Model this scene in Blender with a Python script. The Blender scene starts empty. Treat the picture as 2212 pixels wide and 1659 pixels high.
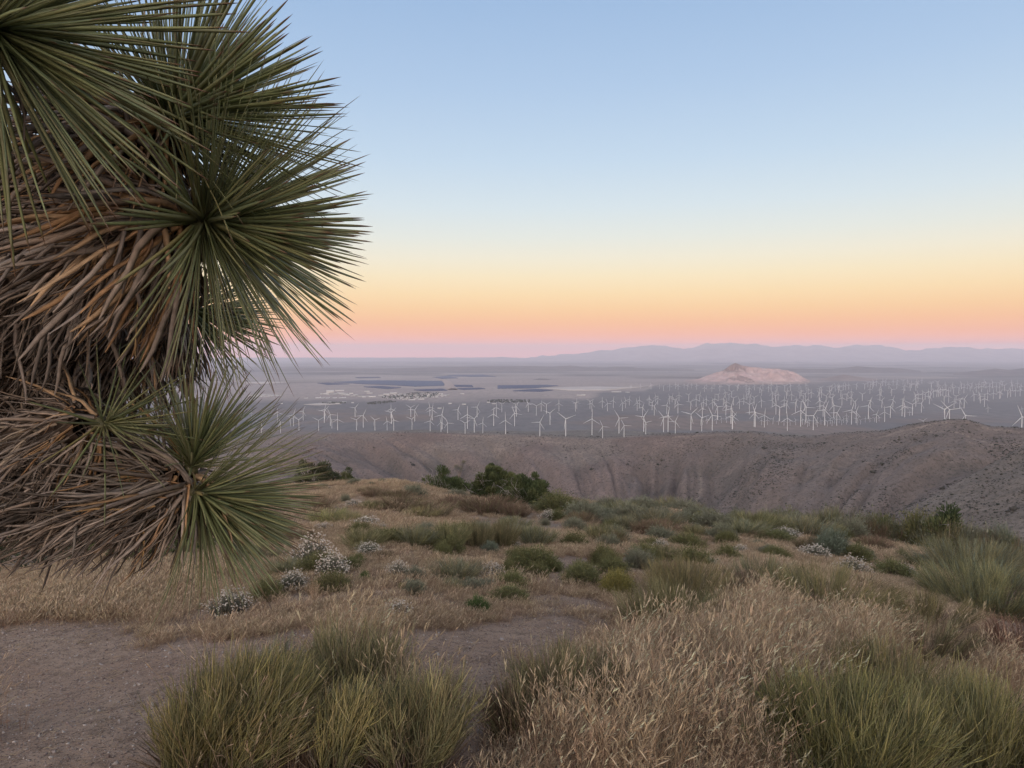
import bpy, math, random
import numpy as np
from mathutils import Vector, Matrix, Euler

S = bpy.context.scene
COL = S.collection
R = np.random.default_rng(7)
random.seed(7)
PITCH = math.radians(2.6)
FPX = 710.0                      # focal length in pixels of a 1024 wide frame
CAMZ = 1.6

# ------------------------------------------------------------------ camera
cam = bpy.data.cameras.new('camera')
cam_o = bpy.data.objects.new('camera', cam)
COL.objects.link(cam_o)
cam.sensor_fit = 'HORIZONTAL'
cam.angle = 2 * math.atan(512 / FPX)
cam.clip_start = 0.05
cam.clip_end = 300000
cam_o.location = (0, 0, CAMZ)
cam_o.rotation_euler = (math.radians(90) - PITCH, 0, 0)
S.camera = cam_o

# ------------------------------------------------------------------ sky: dusk, the sun just down behind the camera
def lin(c):
    return tuple(((v / 255) / 12.92 if v / 255 <= 0.04045 else ((v / 255 + 0.055) / 1.055) ** 2.4) for v in c)

world = bpy.data.worlds.new('World')
S.world = world
world.use_nodes = True
nt = world.node_tree
nt.nodes.clear()
N = nt.nodes.new
out = N('ShaderNodeOutputWorld')
tc = N('ShaderNodeTexCoord')
sep = N('ShaderNodeSeparateXYZ')
nt.links.new(tc.outputs['Generated'], sep.inputs[0])
def wmath(op, a, b=None, clamp=False):
    n = N('ShaderNodeMath'); n.operation = op; n.use_clamp = clamp
    for i, v in enumerate((a, b)):
        if v is None: continue
        if isinstance(v, (int, float)): n.inputs[i].default_value = v
        else: nt.links.new(v, n.inputs[i])
    return n.outputs[0]
el = wmath('DIVIDE', wmath('ARCSINE', sep.outputs['Z']), math.pi / 2, True)
t = wmath('POWER', el, 0.5)
ramp = N('ShaderNodeValToRGB')
ramp.color_ramp.interpolation = 'B_SPLINE' if False else 'LINEAR'
SKY = [(-0.2, (246, 146, 124)), (0.74, (250, 158, 126)), (1.5, (250, 170, 126)), (2.4, (250, 184, 132)), (3.4, (249, 200, 146)), (4.6, (247, 213, 165)),
       (6.0, (242, 222, 187)), (7.4, (234, 225, 206)), (9.0, (221, 223, 218)), (11.3, (206, 218, 227)), (14.8, (187, 207, 228)),
       (20.0, (167, 192, 223)), (25.8, (150, 179, 216)), (42.0, (138, 157, 192)), (90.0, (120, 134, 162))]
SKY_GAIN = {-0.2: 1.8, 0.74: 1.45, 1.5: 1.16, 2.4: 1.04}
els = ramp.color_ramp.elements
while len(els) < len(SKY): els.new(0.5)
for e_, (deg, c) in zip(els, SKY):
    e_.position = math.sqrt(max(deg, 0) / 90)
    e_.color = (*(v * SKY_GAIN.get(deg, 1) for v in lin(c)), 1)
nt.links.new(t, ramp.inputs[0])
# the afterglow on the other side of the sky, where the sun went down: brighter and warmer, fading round to the view side
ramp2 = N('ShaderNodeValToRGB')
WEST = [(0, (3.05, 2.15, 1.5)), (4, (3.1, 2.35, 1.8)), (12, (2.75, 2.3, 1.98)), (28, (1.75, 1.62, 1.66)), (55, (.75, .77, .86)), (90, (.25, .29, .40))]
els = ramp2.color_ramp.elements
while len(els) < len(WEST): els.new(0.5)
for e_, (deg, c) in zip(els, WEST):
    e_.position = math.sqrt(deg / 90); e_.color = (*c, 1)
nt.links.new(t, ramp2.inputs[0])
SUN_AZ = math.radians(190)
dt = wmath('ADD', wmath('MULTIPLY', sep.outputs['X'], math.sin(SUN_AZ)), wmath('MULTIPLY', sep.outputs['Y'], math.cos(SUN_AZ)))
wm = N('ShaderNodeMapRange'); wm.interpolation_type = 'SMOOTHSTEP'
nt.links.new(dt, wm.inputs[0]); wm.inputs[1].default_value = -0.55; wm.inputs[2].default_value = .75
mxs = N('ShaderNodeMix'); mxs.data_type = 'RGBA'
nt.links.new(wm.outputs[0], mxs.inputs[0]); nt.links.new(ramp.outputs[0], mxs.inputs[6]); nt.links.new(ramp2.outputs[0], mxs.inputs[7])
bg = N('ShaderNodeBackground')
nt.links.new(mxs.outputs[2], bg.inputs[0])
bg.inputs[1].default_value = 1.0
nish = N('ShaderNodeTexSky')
nish.sky_type = 'NISHITA'
nish.sun_disc = False
SUN_EL, SUN_ROT = math.radians(2.5), math.radians(190)
nish.sun_elevation = SUN_EL
nish.sun_rotation = SUN_ROT
bg2 = N('ShaderNodeBackground')
nt.links.new(nish.outputs[0], bg2.inputs[0])
bg2.inputs[1].default_value = 0.05
add = N('ShaderNodeAddShader')
nt.links.new(bg.outputs[0], add.inputs[0])
nt.links.new(bg2.outputs[0], add.inputs[1])
nt.links.new(add.outputs[0], out.inputs[0])

sun = bpy.data.lights.new('sun', 'SUN')
sun.energy = 0.8
sun.angle = math.radians(6)
sun.color = (1.0, 0.72, 0.62)
sun_o = bpy.data.objects.new('sun', sun)
COL.objects.link(sun_o)
sdir = Vector((math.sin(SUN_ROT) * math.cos(SUN_EL), math.cos(SUN_ROT) * math.cos(SUN_EL), math.sin(SUN_EL)))
sun_o.rotation_euler = sdir.to_track_quat('Z', 'Y').to_euler()
sun_o.location = (0, -20, 30)

S.render.engine = 'CYCLES'
S.view_settings.view_transform = 'Standard'
S.view_settings.look = 'None'
S.view_settings.exposure = 0.0
S.view_settings.gamma = 1.0
S.view_settings.use_curve_mapping = False
cy = S.cycles
cy.max_bounces = 5; cy.diffuse_bounces = 3; cy.glossy_bounces = 1; cy.transmission_bounces = 2
cy.transparent_max_bounces = 8; cy.volume_bounces = 2
cy.use_denoising = True
cy.caustics_reflective = False; cy.caustics_refractive = False
S.render.film_transparent = False

# ------------------------------------------------------------------ mesh helpers
def nrm(v):
    return v / np.maximum(np.linalg.norm(v, axis=-1, keepdims=True), 1e-9)

def tubes(C, Rd, K=3, shape=None, up=None, col=None):
    """N tubes through the S centres C[N,S,3], radius Rd[N,S], colour col[N,S,3]."""
    C = np.asarray(C, float); n, s, _ = C.shape
    Rd = np.broadcast_to(Rd, (n, s))
    T = nrm(np.gradient(C, axis=1))
    if up is None:
        m = nrm(C[:, -1] - C[:, 0])
        ref = np.cross(m, nrm(R.normal(size=(n, 3))))
        up = nrm(ref)
    ref = np.broadcast_to(up[:, None, :] if up.ndim == 2 else up, (n, s, 3))
    e1 = nrm(np.cross(T, ref)); e2 = np.cross(e1, T)
    if shape is None:
        a = np.arange(K) / K * 2 * math.pi
        shape = np.stack([np.cos(a), np.sin(a)], 1)
    shape = np.asarray(shape, float); K = len(shape)
    V = C[:, :, None, :] + Rd[:, :, None, None] * (shape[None, None, :, 0:1] * e1[:, :, None, :] + shape[None, None, :, 1:2] * e2[:, :, None, :])
    i = np.arange(n)[:, None, None] * s * K + np.arange(s - 1)[None, :, None] * K
    k = np.arange(K)[None, None, :]; k2 = (k + 1) % K
    F = np.stack([i + k, i + k2, i + K + k2, i + K + k], -1).reshape(-1, 4)
    cc = None
    if col is not None:
        cc = np.repeat(np.broadcast_to(col, (n, s, 3))[:, :, None, :], K, axis=2).reshape(-1, 3)
    return V.reshape(-1, 3), F, cc

_ph = (1 + 5 ** .5) / 2
ICO_V = nrm(np.array([(-1, _ph, 0), (1, _ph, 0), (-1, -_ph, 0), (1, -_ph, 0), (0, -1, _ph), (0, 1, _ph), (0, -1, -_ph), (0, 1, -_ph), (_ph, 0, -1), (_ph, 0, 1), (-_ph, 0, -1), (-_ph, 0, 1)], float))
ICO_F = np.array([(0, 11, 5), (0, 5, 1), (0, 1, 7), (0, 7, 10), (0, 10, 11), (1, 5, 9), (5, 11, 4), (11, 10, 2), (10, 7, 6), (7, 1, 8), (3, 9, 4), (3, 4, 2), (3, 2, 6), (3, 6, 8), (3, 8, 9), (4, 9, 5), (2, 4, 11), (6, 2, 10), (8, 6, 7), (9, 8, 1)])

def blobs(P, r, col, jit=0.25, squash=1.0):
    n = len(P)
    V = ICO_V[None] * (1 + R.uniform(-jit, jit, (n, 12, 1))) * np.reshape(r, (-1, 1, 1))
    V = V * np.array([1, 1, squash])
    V = V + P[:, None, :]
    F = (np.arange(n)[:, None, None] * 12 + ICO_F[None]).reshape(-1, 3)
    return V.reshape(-1, 3), F, np.repeat(np.broadcast_to(col, (n, 3))[:, None], 12, 1).reshape(-1, 3)

def cards(P, D, L, W, col):
    """diamond leaves at P along D"""
    n = len(P); D = nrm(D)
    sd = nrm(np.cross(D, R.normal(size=(n, 3))))
    L = np.reshape(np.broadcast_to(L, (n,)), (-1, 1)); W = np.reshape(np.broadcast_to(W, (n,)), (-1, 1))
    V = np.stack([P, P + D * L * .5 + sd * W, P + D * L, P + D * L * .5 - sd * W], 1)
    F = np.arange(n * 4).reshape(-1, 4)
    return V.reshape(-1, 3), F, np.repeat(np.broadcast_to(col, (n, 3))[:, None], 4, 1).reshape(-1, 3)

def boxg(cx, cy, cz, sx, sy, sz, col=(1, 1, 1), rz=0):
    v = np.array([(x, y, z) for z in (-1, 1) for y in (-1, 1) for x in (-1, 1)], float) * np.array([sx, sy, sz]) / 2
    c, s = math.cos(rz), math.sin(rz)
    v = np.stack([v[:, 0] * c - v[:, 1] * s, v[:, 0] * s + v[:, 1] * c, v[:, 2]], 1) + np.array([cx, cy, cz])
    F = np.array([(0, 2, 3, 1), (4, 5, 7, 6), (0, 1, 5, 4), (2, 6, 7, 3), (0, 4, 6, 2), (1, 3, 7, 5)])
    return v, F, np.broadcast_to(np.array(col, float), (8, 3))

def make_mesh(name, geos, mat=None, smooth=False):
    me = bpy.data.meshes.new(name)
    Vs, Ls, St, Cs = [], [], [], []
    off = 0; lo = 0; has = any(g[2] is not None for g in geos)
    for V, F, c in geos:
        F = np.asarray(F)
        Vs.append(V); Ls.append((F + off).reshape(-1))
        St.append(lo + np.arange(len(F)) * F.shape[1]); lo += F.size; off += len(V)
        if has: Cs.append(c if c is not None else np.ones((len(V), 3)))
    V = np.concatenate(Vs).astype(np.float32); L = np.concatenate(Ls).astype(np.int32); st = np.concatenate(St).astype(np.int32)
    me.vertices.add(len(V)); me.vertices.foreach_set('co', V.ravel())
    me.loops.add(len(L)); me.loops.foreach_set('vertex_index', L)
    me.polygons.add(len(st)); me.polygons.foreach_set('loop_start', st)
    if smooth: me.polygons.foreach_set('use_smooth', np.ones(len(st), bool))
    if has:
        c = np.concatenate(Cs)
        a = me.color_attributes.new('tint', 'FLOAT_COLOR', 'POINT')
        a.data.foreach_set('color', np.concatenate([c, np.ones((len(c), 1))], 1).astype(np.float32).ravel())
    me.update(calc_edges=True)
    if mat: me.materials.append(mat)
    return me

def link(name, data, parent=None, loc=None):
    o = bpy.data.objects.new(name, data)
    COL.objects.link(o)
    if parent: o.parent = parent
    if loc is not None: o.location = loc
    return o

def obj(name, geos, mat, parent=None, smooth=False, kind=None):
    o = link(name, make_mesh(name, geos, mat, smooth), parent)
    if kind: o['kind'] = kind
    return o

def tag(o, label=None, cat=None, group=None, kind=None):
    if label: o['label'] = label
    if cat: o['category'] = cat
    if group: o['group'] = group
    if kind: o['kind'] = kind
    return o

def copy_tree(o, parent=None):
    c = o.copy(); COL.objects.link(c)
    if parent: c.parent = parent
    for ch in list(o.children):
        copy_tree(ch, c)
    return c

# ------------------------------------------------------------------ materials
def mat_new(name):
    m = bpy.data.materials.new(name); m.use_nodes = True
    nt = m.node_tree
    b = nt.nodes['Principled BSDF']
    b.inputs['Roughness'].default_value = 0.85
    b.inputs['Specular IOR Level'].default_value = 0.2
    return m, nt, b

def tint_mat(name, rough=0.8, var=0.15, trans=0.0, spec=0.2, grain=0.0, gscale=60, hue=0.02):
    m, nt, b = mat_new(name)
    at = nt.nodes.new('ShaderNodeAttribute'); at.attribute_name = 'tint'
    oi = nt.nodes.new('ShaderNodeObjectInfo')
    mr = nt.nodes.new('ShaderNodeMapRange'); mr.inputs[3].default_value = 1 - var; mr.inputs[4].default_value = 1 + var
    nt.links.new(oi.outputs['Random'], mr.inputs[0])
    hs = nt.nodes.new('ShaderNodeHueSaturation')
    mh = nt.nodes.new('ShaderNodeMapRange'); mh.inputs[3].default_value = .5 - hue; mh.inputs[4].default_value = .5 + hue
    ml = nt.nodes.new('ShaderNodeMath'); ml.operation = 'FRACT'
    mm = nt.nodes.new('ShaderNodeMath'); mm.operation = 'MULTIPLY'; mm.inputs[1].default_value = 17.3
    nt.links.new(oi.outputs['Random'], mm.inputs[0]); nt.links.new(mm.outputs[0], ml.inputs[0]); nt.links.new(ml.outputs[0], mh.inputs[0])
    nt.links.new(mh.outputs[0], hs.inputs['Hue'])
    nt.links.new(at.outputs['Color'], hs.inputs['Color']); nt.links.new(mr.outputs[0], hs.inputs['Value'])
    c = hs.outputs[0]
    if grain:
        tx = nt.nodes.new('ShaderNodeTexCoord')
        nz = nt.nodes.new('ShaderNodeTexNoise'); nz.inputs['Scale'].default_value = gscale; nz.inputs['Detail'].default_value = 5
        nt.links.new(tx.outputs['Object'], nz.inputs['Vector'])
        g = nt.nodes.new('ShaderNodeMapRange'); g.inputs[1].default_value = .3; g.inputs[2].default_value = .7
        g.inputs[3].default_value = 1 - grain; g.inputs[4].default_value = 1 + grain
        nt.links.new(nz.outputs[0], g.inputs[0])
        mx = nt.nodes.new('ShaderNodeVectorMath'); mx.operation = 'SCALE'
        nt.links.new(c, mx.inputs[0]); nt.links.new(g.outputs[0], mx.inputs['Scale'])
        c = mx.outputs[0]
    nt.links.new(c, b.inputs['Base Color'])
    b.inputs['Roughness'].default_value = rough
    b.inputs['Specular IOR Level'].default_value = spec
    if trans:
        tr = nt.nodes.new('ShaderNodeBsdfTranslucent'); nt.links.new(c, tr.inputs[0])
        ms = nt.nodes.new('ShaderNodeMixShader'); ms.inputs[0].default_value = trans
        nt.links.new(b.outputs[0], ms.inputs[1]); nt.links.new(tr.outputs[0], ms.inputs[2])
        nt.links.new(ms.outputs[0], nt.nodes['Material Output'].inputs[0])
    return m

M_leaf = tint_mat('yucca_leaf', .45, .18, 0.0, .4, .14, 45, .012)
M_dead = tint_mat('dead_leaf', .9, .28, 0.0, .1, .25, 60, .012)
M_bark = tint_mat('bark', .95, .1, 0, .1, .3, 30, .005)
M_stalk = tint_mat('shrub_stalk', .8, .12, .12, .15, 0, 1, .015)
M_foliage = tint_mat('shrub_foliage', .85, .12, .15, .15, 0, 1, .015)
M_grass = tint_mat('dry_grass', .85, .22, .25, .1, 0, 1, .012)
M_flower = tint_mat('flower', .9, .08, .1, .1, 0, 1, .005)
M_white = tint_mat('turbine_paint', .5, .03, 0, .4, 0, 1, 0)
M_build = tint_mat('building_paint', .8, .15, 0, .2, 0, 1, .01)
M_stone = tint_mat('stone', .95, .2, 0, .1, .25, 40, .01)

# ------------------------------------------------------------------ noise
def _hash(i, j, seed):
    h = (i.astype(np.int64) * 374761393 + j.astype(np.int64) * 668265263 + seed * 974634777) & 0xffffffff
    h = ((h ^ (h >> 13)) * 1274126177) & 0xffffffff
    return ((h ^ (h >> 16)) & 0xffff) / 65535.0
def vnoise(x, y, seed=0):
    i = np.floor(x); j = np.floor(y); fx = x - i; fy = y - j
    fx = fx * fx * fx * (fx * (fx * 6 - 15) + 10); fy = fy * fy * fy * (fy * (fy * 6 - 15) + 10)
    a = _hash(i, j, seed); b = _hash(i + 1, j, seed); c = _hash(i, j + 1, seed); d = _hash(i + 1, j + 1, seed)
    return (a + (b - a) * fx) * (1 - fy) + (c + (d - c) * fx) * fy
def fbm(x, y, seed=0, oct=4):
    s = 0; a = .5
    for o in range(oct):
        s = s + a * (vnoise(x, y, seed + o) * 2 - 1); x = x * 2.03 + 11.3; y = y * 2.03 + 5.7; a *= .5
    return s
def ss(x, a, b):
    t = np.clip((x - a) / (b - a), 0, 1); return t * t * (3 - 2 * t)
def softplus(x):
    return np.logaddexp(0, x)

# ------------------------------------------------------------------ terrain height (z as a function of place; the camera stands on a hilltop)
D2P = 1024 / 2212
def tab(pairs, fy):
    xs = np.array([(p[0] * D2P - 512) / FPX for p in pairs]); return xs, np.array([fy(p[1]) for p in pairs])
def tang(y):                                     # depression below the horizontal of a row of the 2212 wide view
    return math.tan(math.atan((y * D2P - 384) / FPX) + PITCH)
CR_U, CR_S = tab([(0, 1060), (300, 1056), (600, 1052), (850, 1047), (1000, 1076), (1250, 1092), (1700, 1122), (2000, 1140), (2212, 1156)], tang)
RC_U, RC_S = tab([(300, 940), (400, 937), (560, 936), (650, 931), (780, 930), (850, 931), (940, 934), (1010, 937), (1100, 938), (1200, 943), (1300, 946), (1400, 938), (1510, 931),
                  (1620, 924), (1700, 931), (1755, 930), (1820, 919), (1890, 914), (1915, 911), (1968, 897), (2050, 884), (2088, 882), (2140, 893), (2212, 893), (2400, 888)], tang)
RD_U, RD_D = tab([(0, 3100), (400, 3000), (800, 2900), (1100, 2600), (1300, 2450), (1600, 2300), (1900, 2150), (2212, 2050)], float)
SP_U, SP_S = tab([(1600, 1330), (1880, 1115), (2000, 1040), (2100, 985), (2212, 925), (2400, 870)], tang)
SP_D = tab([(1600, 1200), (1880, 1300), (2000, 1350), (2100, 1420), (2212, 1500), (2400, 1600)], float)[1]
PL_D = [0, 2500, 4000, 6000, 9000, 13000, 22000, 60000, 90000]
PL_Z = [-330, -350, -372, -400, -430, -460, -500, -560, -570]

GULLY = [None]
def H(x, y):
    x = np.asarray(x, float); y = np.asarray(y, float)
    d = np.hypot(x, y) + 1e-6
    az = np.arctan2(x, y)
    u = np.tan(np.clip(az, -0.7, 0.7))
    # hilltop
    Dc = np.interp(u, [-.72, -.1, .72], [40, 35, 28])
    s = np.interp(u, CR_U, CR_S)
    a = s - CAMZ / Dc - .012
    zn = -a * d - .30 * softplus((d - Dc) / 2.0) * 2.0
    nearw = ss(d, 1.5, 6)
    zn = zn + nearw * (.16 * fbm(x / 3.2, y / 3.2, 3, 3) + .25 * fbm(x / 11, y / 11, 9, 3) * ss(d, 5, 14)) * (1 - ss(d, 200, 600)) + ss(d, 80, 400) * 18 * fbm(x / 160, y / 160, 31, 4)
    # brown ridge across the canyon
    dc = np.interp(u, RD_U, RD_D)
    zc = CAMZ - np.interp(u, RC_U, RC_S) * dc
    tt = dc - d
    sl = .30 + .05 * np.sin(u * 9 + 1)
    front = sl * 45 * (softplus(tt / 45) - .693 * np.exp(-np.abs(tt) / 45))
    back = .13 * 60 * softplus(-(tt + 60) / 60)
    side = x * (2400 / np.maximum(d, 300))
    sk = side - np.clip(tt, 0, 1200) * .75 * np.clip((.22 - u) * 3.0, -1, .8)
    wob = 70 * fbm(side / 500, tt / 500, 41, 3)
    gul = 1 - np.abs(fbm((sk + wob) / 330, tt / 1500, 17, 3)) * 2.4
    gul2 = 1 - np.abs(fbm((sk + wob * .6) / 95, tt / 500, 23, 3)) * 2.2
    amp = ss(tt, 10, 330); GULLY[0] = np.clip(gul, 0, 1) ** 3 * amp + .5 * np.clip(gul2, 0, 1) ** 4 * amp
    main = zc - front - back - amp * (88 * gul ** 2 + 20 * gul2 ** 2) + amp * 44 + 5 * fbm(x / 70, y / 70, 29, 4) * ss(tt, 20, 120)
    # nearer spur at the right
    spd = np.interp(u, SP_U, SP_D); spz = CAMZ - np.interp(u, SP_U, SP_S) * spd
    q = spd - d
    spur = spz - np.where(q > 0, .27, .42) * np.sqrt(q * q + 400) + .3 * 20 + 9 * fbm(x / 90, y / 90, 51, 4) * ss(np.abs(q), 5, 90)
    spur = np.where(u < .36, -9999, spur)
    pl = np.interp(d, PL_D, PL_Z) + 5 * fbm(x / 900, y / 900, 61, 3) * ss(d, 3000, 5000) * (1 - ss(d, 14000, 20000))
    pl = pl + ss(d, 2300, 3300) * (1 - ss(d, 4200, 6000)) * 16 * fbm(x / 420, y / 420, 71, 4) * ss(u, -.9, -.1)
    pl = np.where(d > dc, pl, -9999)
    z = np.maximum(np.maximum(zn, main), np.maximum(spur, pl))
    w = np.clip((np.cos(az) + .2) / .6, 0, 1)
    return w * z + (1 - w) * np.maximum(-.04 * d, -60.0)

def H1(x, y): return float(H(np.array([x]), np.array([y]))[0])

def ray(px, py):
    f = np.array([0, math.cos(PITCH), -math.sin(PITCH)]); up = np.array([0, math.sin(PITCH), math.cos(PITCH)])
    px = np.asarray(px, float); py = np.asarray(py, float)
    return f + ((px - 512) / FPX)[..., None] * np.array([1., 0, 0]) + ((384 - py) / FPX)[..., None] * up

_DS = np.concatenate([np.geomspace(1.2, 80, 600), np.linspace(80, 3400, 900)[1:], np.geomspace(3400, 60000, 700)[1:]])
def hit(px, py):
    """where the view ray through a point of the 1024 wide frame meets the terrain: x, y, z, distance"""
    D = ray(np.atleast_1d(px), np.atleast_1d(py))
    D = D / D[:, 1:2]
    out = np.zeros((len(D), 4))
    for i, dv in enumerate(D):
        X = dv[0] * _DS; Y = _DS; Z = CAMZ + dv[2] * _DS
        h = H(X, Y)
        b = np.nonzero(Z < h)[0]
        k = b[0] if len(b) else len(_DS) - 1
        if k > 0 and len(b):
            g0 = Z[k - 1] - h[k - 1]; g1 = h[k] - Z[k]
            w = g0 / max(g0 + g1, 1e-9); yy = _DS[k - 1] + (_DS[k] - _DS[k - 1]) * w
        else: yy = _DS[k]
        out[i] = (dv[0] * yy, yy, 0, yy)
    out[:, 2] = H(out[:, 0], out[:, 1])
    return out
def hit_top(px, py):
    """like hit, kept on the hilltop: a foot seen past the edge stands on the edge"""
    p = hit(px, py)
    for i in range(len(p)):
        u = p[i, 0] / p[i, 1]; lim = np.interp(u, [-.72, -.1, .72], [40, 35, 28]) + 1.5
        d = np.hypot(p[i, 0], p[i, 1])
        if d > lim:
            k = lim / d; p[i, 0] *= k; p[i, 1] *= k; p[i, 3] *= k; p[i, 2] = H1(p[i, 0], p[i, 1])
    return p
def at(px, py, depth):                            # point at a given depth on a view ray, 2212 wide coordinates
    v = ray(np.array(px * D2P), np.array(py * D2P)); v = v / v[1]
    return np.array([0, 0, CAMZ]) + v * depth

# ================================================================== SETTING
def node(nt, t, **kw):
    n = nt.nodes.new(t)
    for k, v in kw.items():
        if k in n.inputs: n.inputs[k].default_value = v
        else: setattr(n, k, v)
    return n
def mixc(nt, fac, a, b, mode='MIX'):
    m = nt.nodes.new('ShaderNodeMix'); m.data_type = 'RGBA'; m.blend_type = mode
    for sock, v in ((m.inputs[0], fac), (m.inputs[6], a), (m.inputs[7], b)):
        if isinstance(v, (int, float)): sock.default_value = v
        elif isinstance(v, tuple): sock.default_value = (*v, 1)
        else: nt.links.new(v, sock)
    return m.outputs[2]
def nz(nt, vec, scale, detail=4, lo=.35, hi=.65, rough=.5):
    n = node(nt, 'ShaderNodeTexNoise', Scale=scale, Detail=detail, Roughness=rough); nt.links.new(vec, n.inputs['Vector'])
    r = node(nt, 'ShaderNodeMapRange'); r.inputs[1].default_value = lo; r.inputs[2].default_value = hi
    nt.links.new(n.outputs[0], r.inputs[0]); return r.outputs[0]
def geo_pos(nt): return nt.nodes.new('ShaderNodeNewGeometry').outputs['Position']

# hilltop soil: gravelly reddish dirt, straw litter where the tint attribute says so
M_soil, nt, b = mat_new('soil')
P = geo_pos(nt)
at_ = node(nt, 'ShaderNodeAttribute'); at_.attribute_name = 'tint'
sp_ = nt.nodes.new('ShaderNodeSeparateColor'); nt.links.new(at_.outputs['Color'], sp_.inputs[0])
dirt = mixc(nt, nz(nt, P, 1.3, 5), (.31, .205, .142), (.39, .28, .20))
dirt = mixc(nt, nz(nt, P, 9, 5, .45, .7), dirt, (.205, .14, .098))
grit = nz(nt, P, 95, 3, .52, .66); dirt = mixc(nt, grit, dirt, (.42, .33, .27))
grit2 = nz(nt, P, 48, 3, .56, .66); dirt = mixc(nt, grit2, dirt, (.125, .088, .068))
straw = mixc(nt, nz(nt, P, 22, 5, .4, .62), (.275, .212, .165), (.38, .30, .235))
straw = mixc(nt, nz(nt, P, 3.0, 4, .45, .65), straw, (.23, .175, .14))
nt.links.new(mixc(nt, sp_.outputs[0], straw, dirt), b.inputs['Base Color'])
bmp = node(nt, 'ShaderNodeBump', Strength=.7, Distance=.03)
hh = node(nt, 'ShaderNodeMath', operation='ADD'); nt.links.new(nz(nt, P, 30, 6, .2, .8, .65), hh.inputs[0]); nt.links.new(grit, hh.inputs[1])
nt.links.new(hh.outputs[0], bmp.inputs['Height']); nt.links.new(bmp.outputs[0], b.inputs['Normal'])
b.inputs['Roughness'].default_value = .95

M_hill, nt, b = mat_new('hillside')
P = geo_pos(nt)
at_ = node(nt, 'ShaderNodeAttribute'); at_.attribute_name = 'tint'
c = mixc(nt, nz(nt, P, .012, 5), (.80, .78, .76), (1.16, 1.14, 1.12))
c = mixc(nt, nz(nt, P, .06, 6, .42, .66, .65), c, (.72, .73, .73))
c = mixc(nt, nz(nt, P, .13, 3, .54, .62, .6), c, (.50, .50, .47))
c = mixc(nt, nz(nt, P, .30, 3, .55, .63, .6), c, (.52, .52, .50))
c = mixc(nt, 1.0, c, at_.outputs['Color'], 'MULTIPLY')
nt.links.new(c, b.inputs['Base Color'])
bmp = node(nt, 'ShaderNodeBump', Strength=.8, Distance=4.0); nt.links.new(nz(nt, P, .05, 7, .2, .8, .65), bmp.inputs['Height']); nt.links.new(bmp.outputs[0], b.inputs['Normal'])

M_plain, nt, b = mat_new('desert_plain')
P = geo_pos(nt)
mp = node(nt, 'ShaderNodeMapping'); mp.inputs['Scale'].default_value = (.0012, .0009, 0); nt.links.new(P, mp.inputs[0])
mp2 = node(nt, 'ShaderNodeMapping'); mp2.inputs['Scale'].default_value = (.02, .006, 0); nt.links.new(P, mp2.inputs[0])
at_ = node(nt, 'ShaderNodeAttribute'); at_.attribute_name = 'tint'
c = mixc(nt, nz(nt, mp.outputs[0], 1, 6, .3, .7, .6), (.82, .82, .84), (1.15, 1.13, 1.1))
c = mixc(nt, nz(nt, mp2.outputs[0], 1, 5, .42, .68, .6), c, (.74, .75, .76))
c = mixc(nt, 1.0, c, at_.outputs['Color'], 'MULTIPLY')
nt.links.new(c, b.inputs['Base Color'])

# where the ground is bare: the trodden dirt path round the big shrubs (points of the path edge in the view, turned into ground)
def poly_ground(pts):                            # 2212 wide coordinates -> polygon on the ground
    h = hit(np.array([p[0] * D2P for p in pts]), np.array([p[1] * D2P for p in pts])); return h[:, :2]
def inside(poly, x, y):
    r = np.zeros(np.shape(x), bool); n = len(poly)
    for i in range(n):
        x1, y1 = poly[i]; x2, y2 = poly[(i + 1) % n]
        c = ((y1 > y) != (y2 > y)) & (x < (x2 - x1) * (y - y1) / (y2 - y1 + 1e-12) + x1)
        r ^= c
    return r
def dist_poly(poly, x, y):                       # signed: positive inside
    dm = np.full(np.shape(x), 1e9); n = len(poly)
    for i in range(n):
        a = poly[i]; bb = poly[(i + 1) % n]; e = bb - a
        t = np.clip(((x - a[0]) * e[0] + (y - a[1]) * e[1]) / (e @ e + 1e-12), 0, 1)
        dm = np.minimum(dm, np.hypot(x - a[0] - t * e[0], y - a[1] - t * e[1]))
    return np.where(inside(poly, x, y), dm, -dm)
PATH = [poly_ground(p) for p in (
    [(-900, 1335), (0, 1332), (300, 1348), (560, 1360), (860, 1346), (1090, 1326), (1330, 1322), (1330, 1375), (1200, 1410), (1120, 1450), (1090, 1560), (1130, 1670), (1200, 1900), (-500, 2100), (-1200, 1700)],
    [(2090, 1330), (2400, 1325), (2500, 1470), (2215, 1490), (2120, 1450)],
    [(1080, 1215), (1500, 1195), (1520, 1235), (1250, 1275), (1080, 1265)])]
def bareness(x, y):
    m = np.full(np.shape(x), -9.0)
    for p in PATH: m = np.maximum(m, dist_poly(p, x, y))
    n = .55 * fbm(x / 1.1, y / 1.1, 77, 5)
    b = ss(m + n, -.30, .42)
    spots = ss(fbm(x / 2.6, y / 2.6, 88, 4), .22, .42) * .8
    return np.maximum(b, spots * ss(np.hypot(x, y), 4, 8))

azs = np.radians(np.concatenate([np.linspace(-180, -44, 24, endpoint=False), np.linspace(-44, 44, 720, endpoint=False), np.linspace(44, 180, 24, endpoint=False)]))
def polar(rs):
    A, D = np.meshgrid(azs, rs)
    X = D * np.sin(A); Y = D * np.cos(A); Z = H(X, Y)
    n = len(azs); m = len(rs)
    i = np.arange(m - 1)[:, None] * n; k = np.arange(n)[None]; k2 = (k + 1) % n
    F = np.stack([i + k, i + k2, i + n + k2, i + n + k], -1).reshape(-1, 4)[:, ::-1]
    return np.stack([X, Y, Z], -1).reshape(-1, 3), F, D.ravel()

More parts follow.
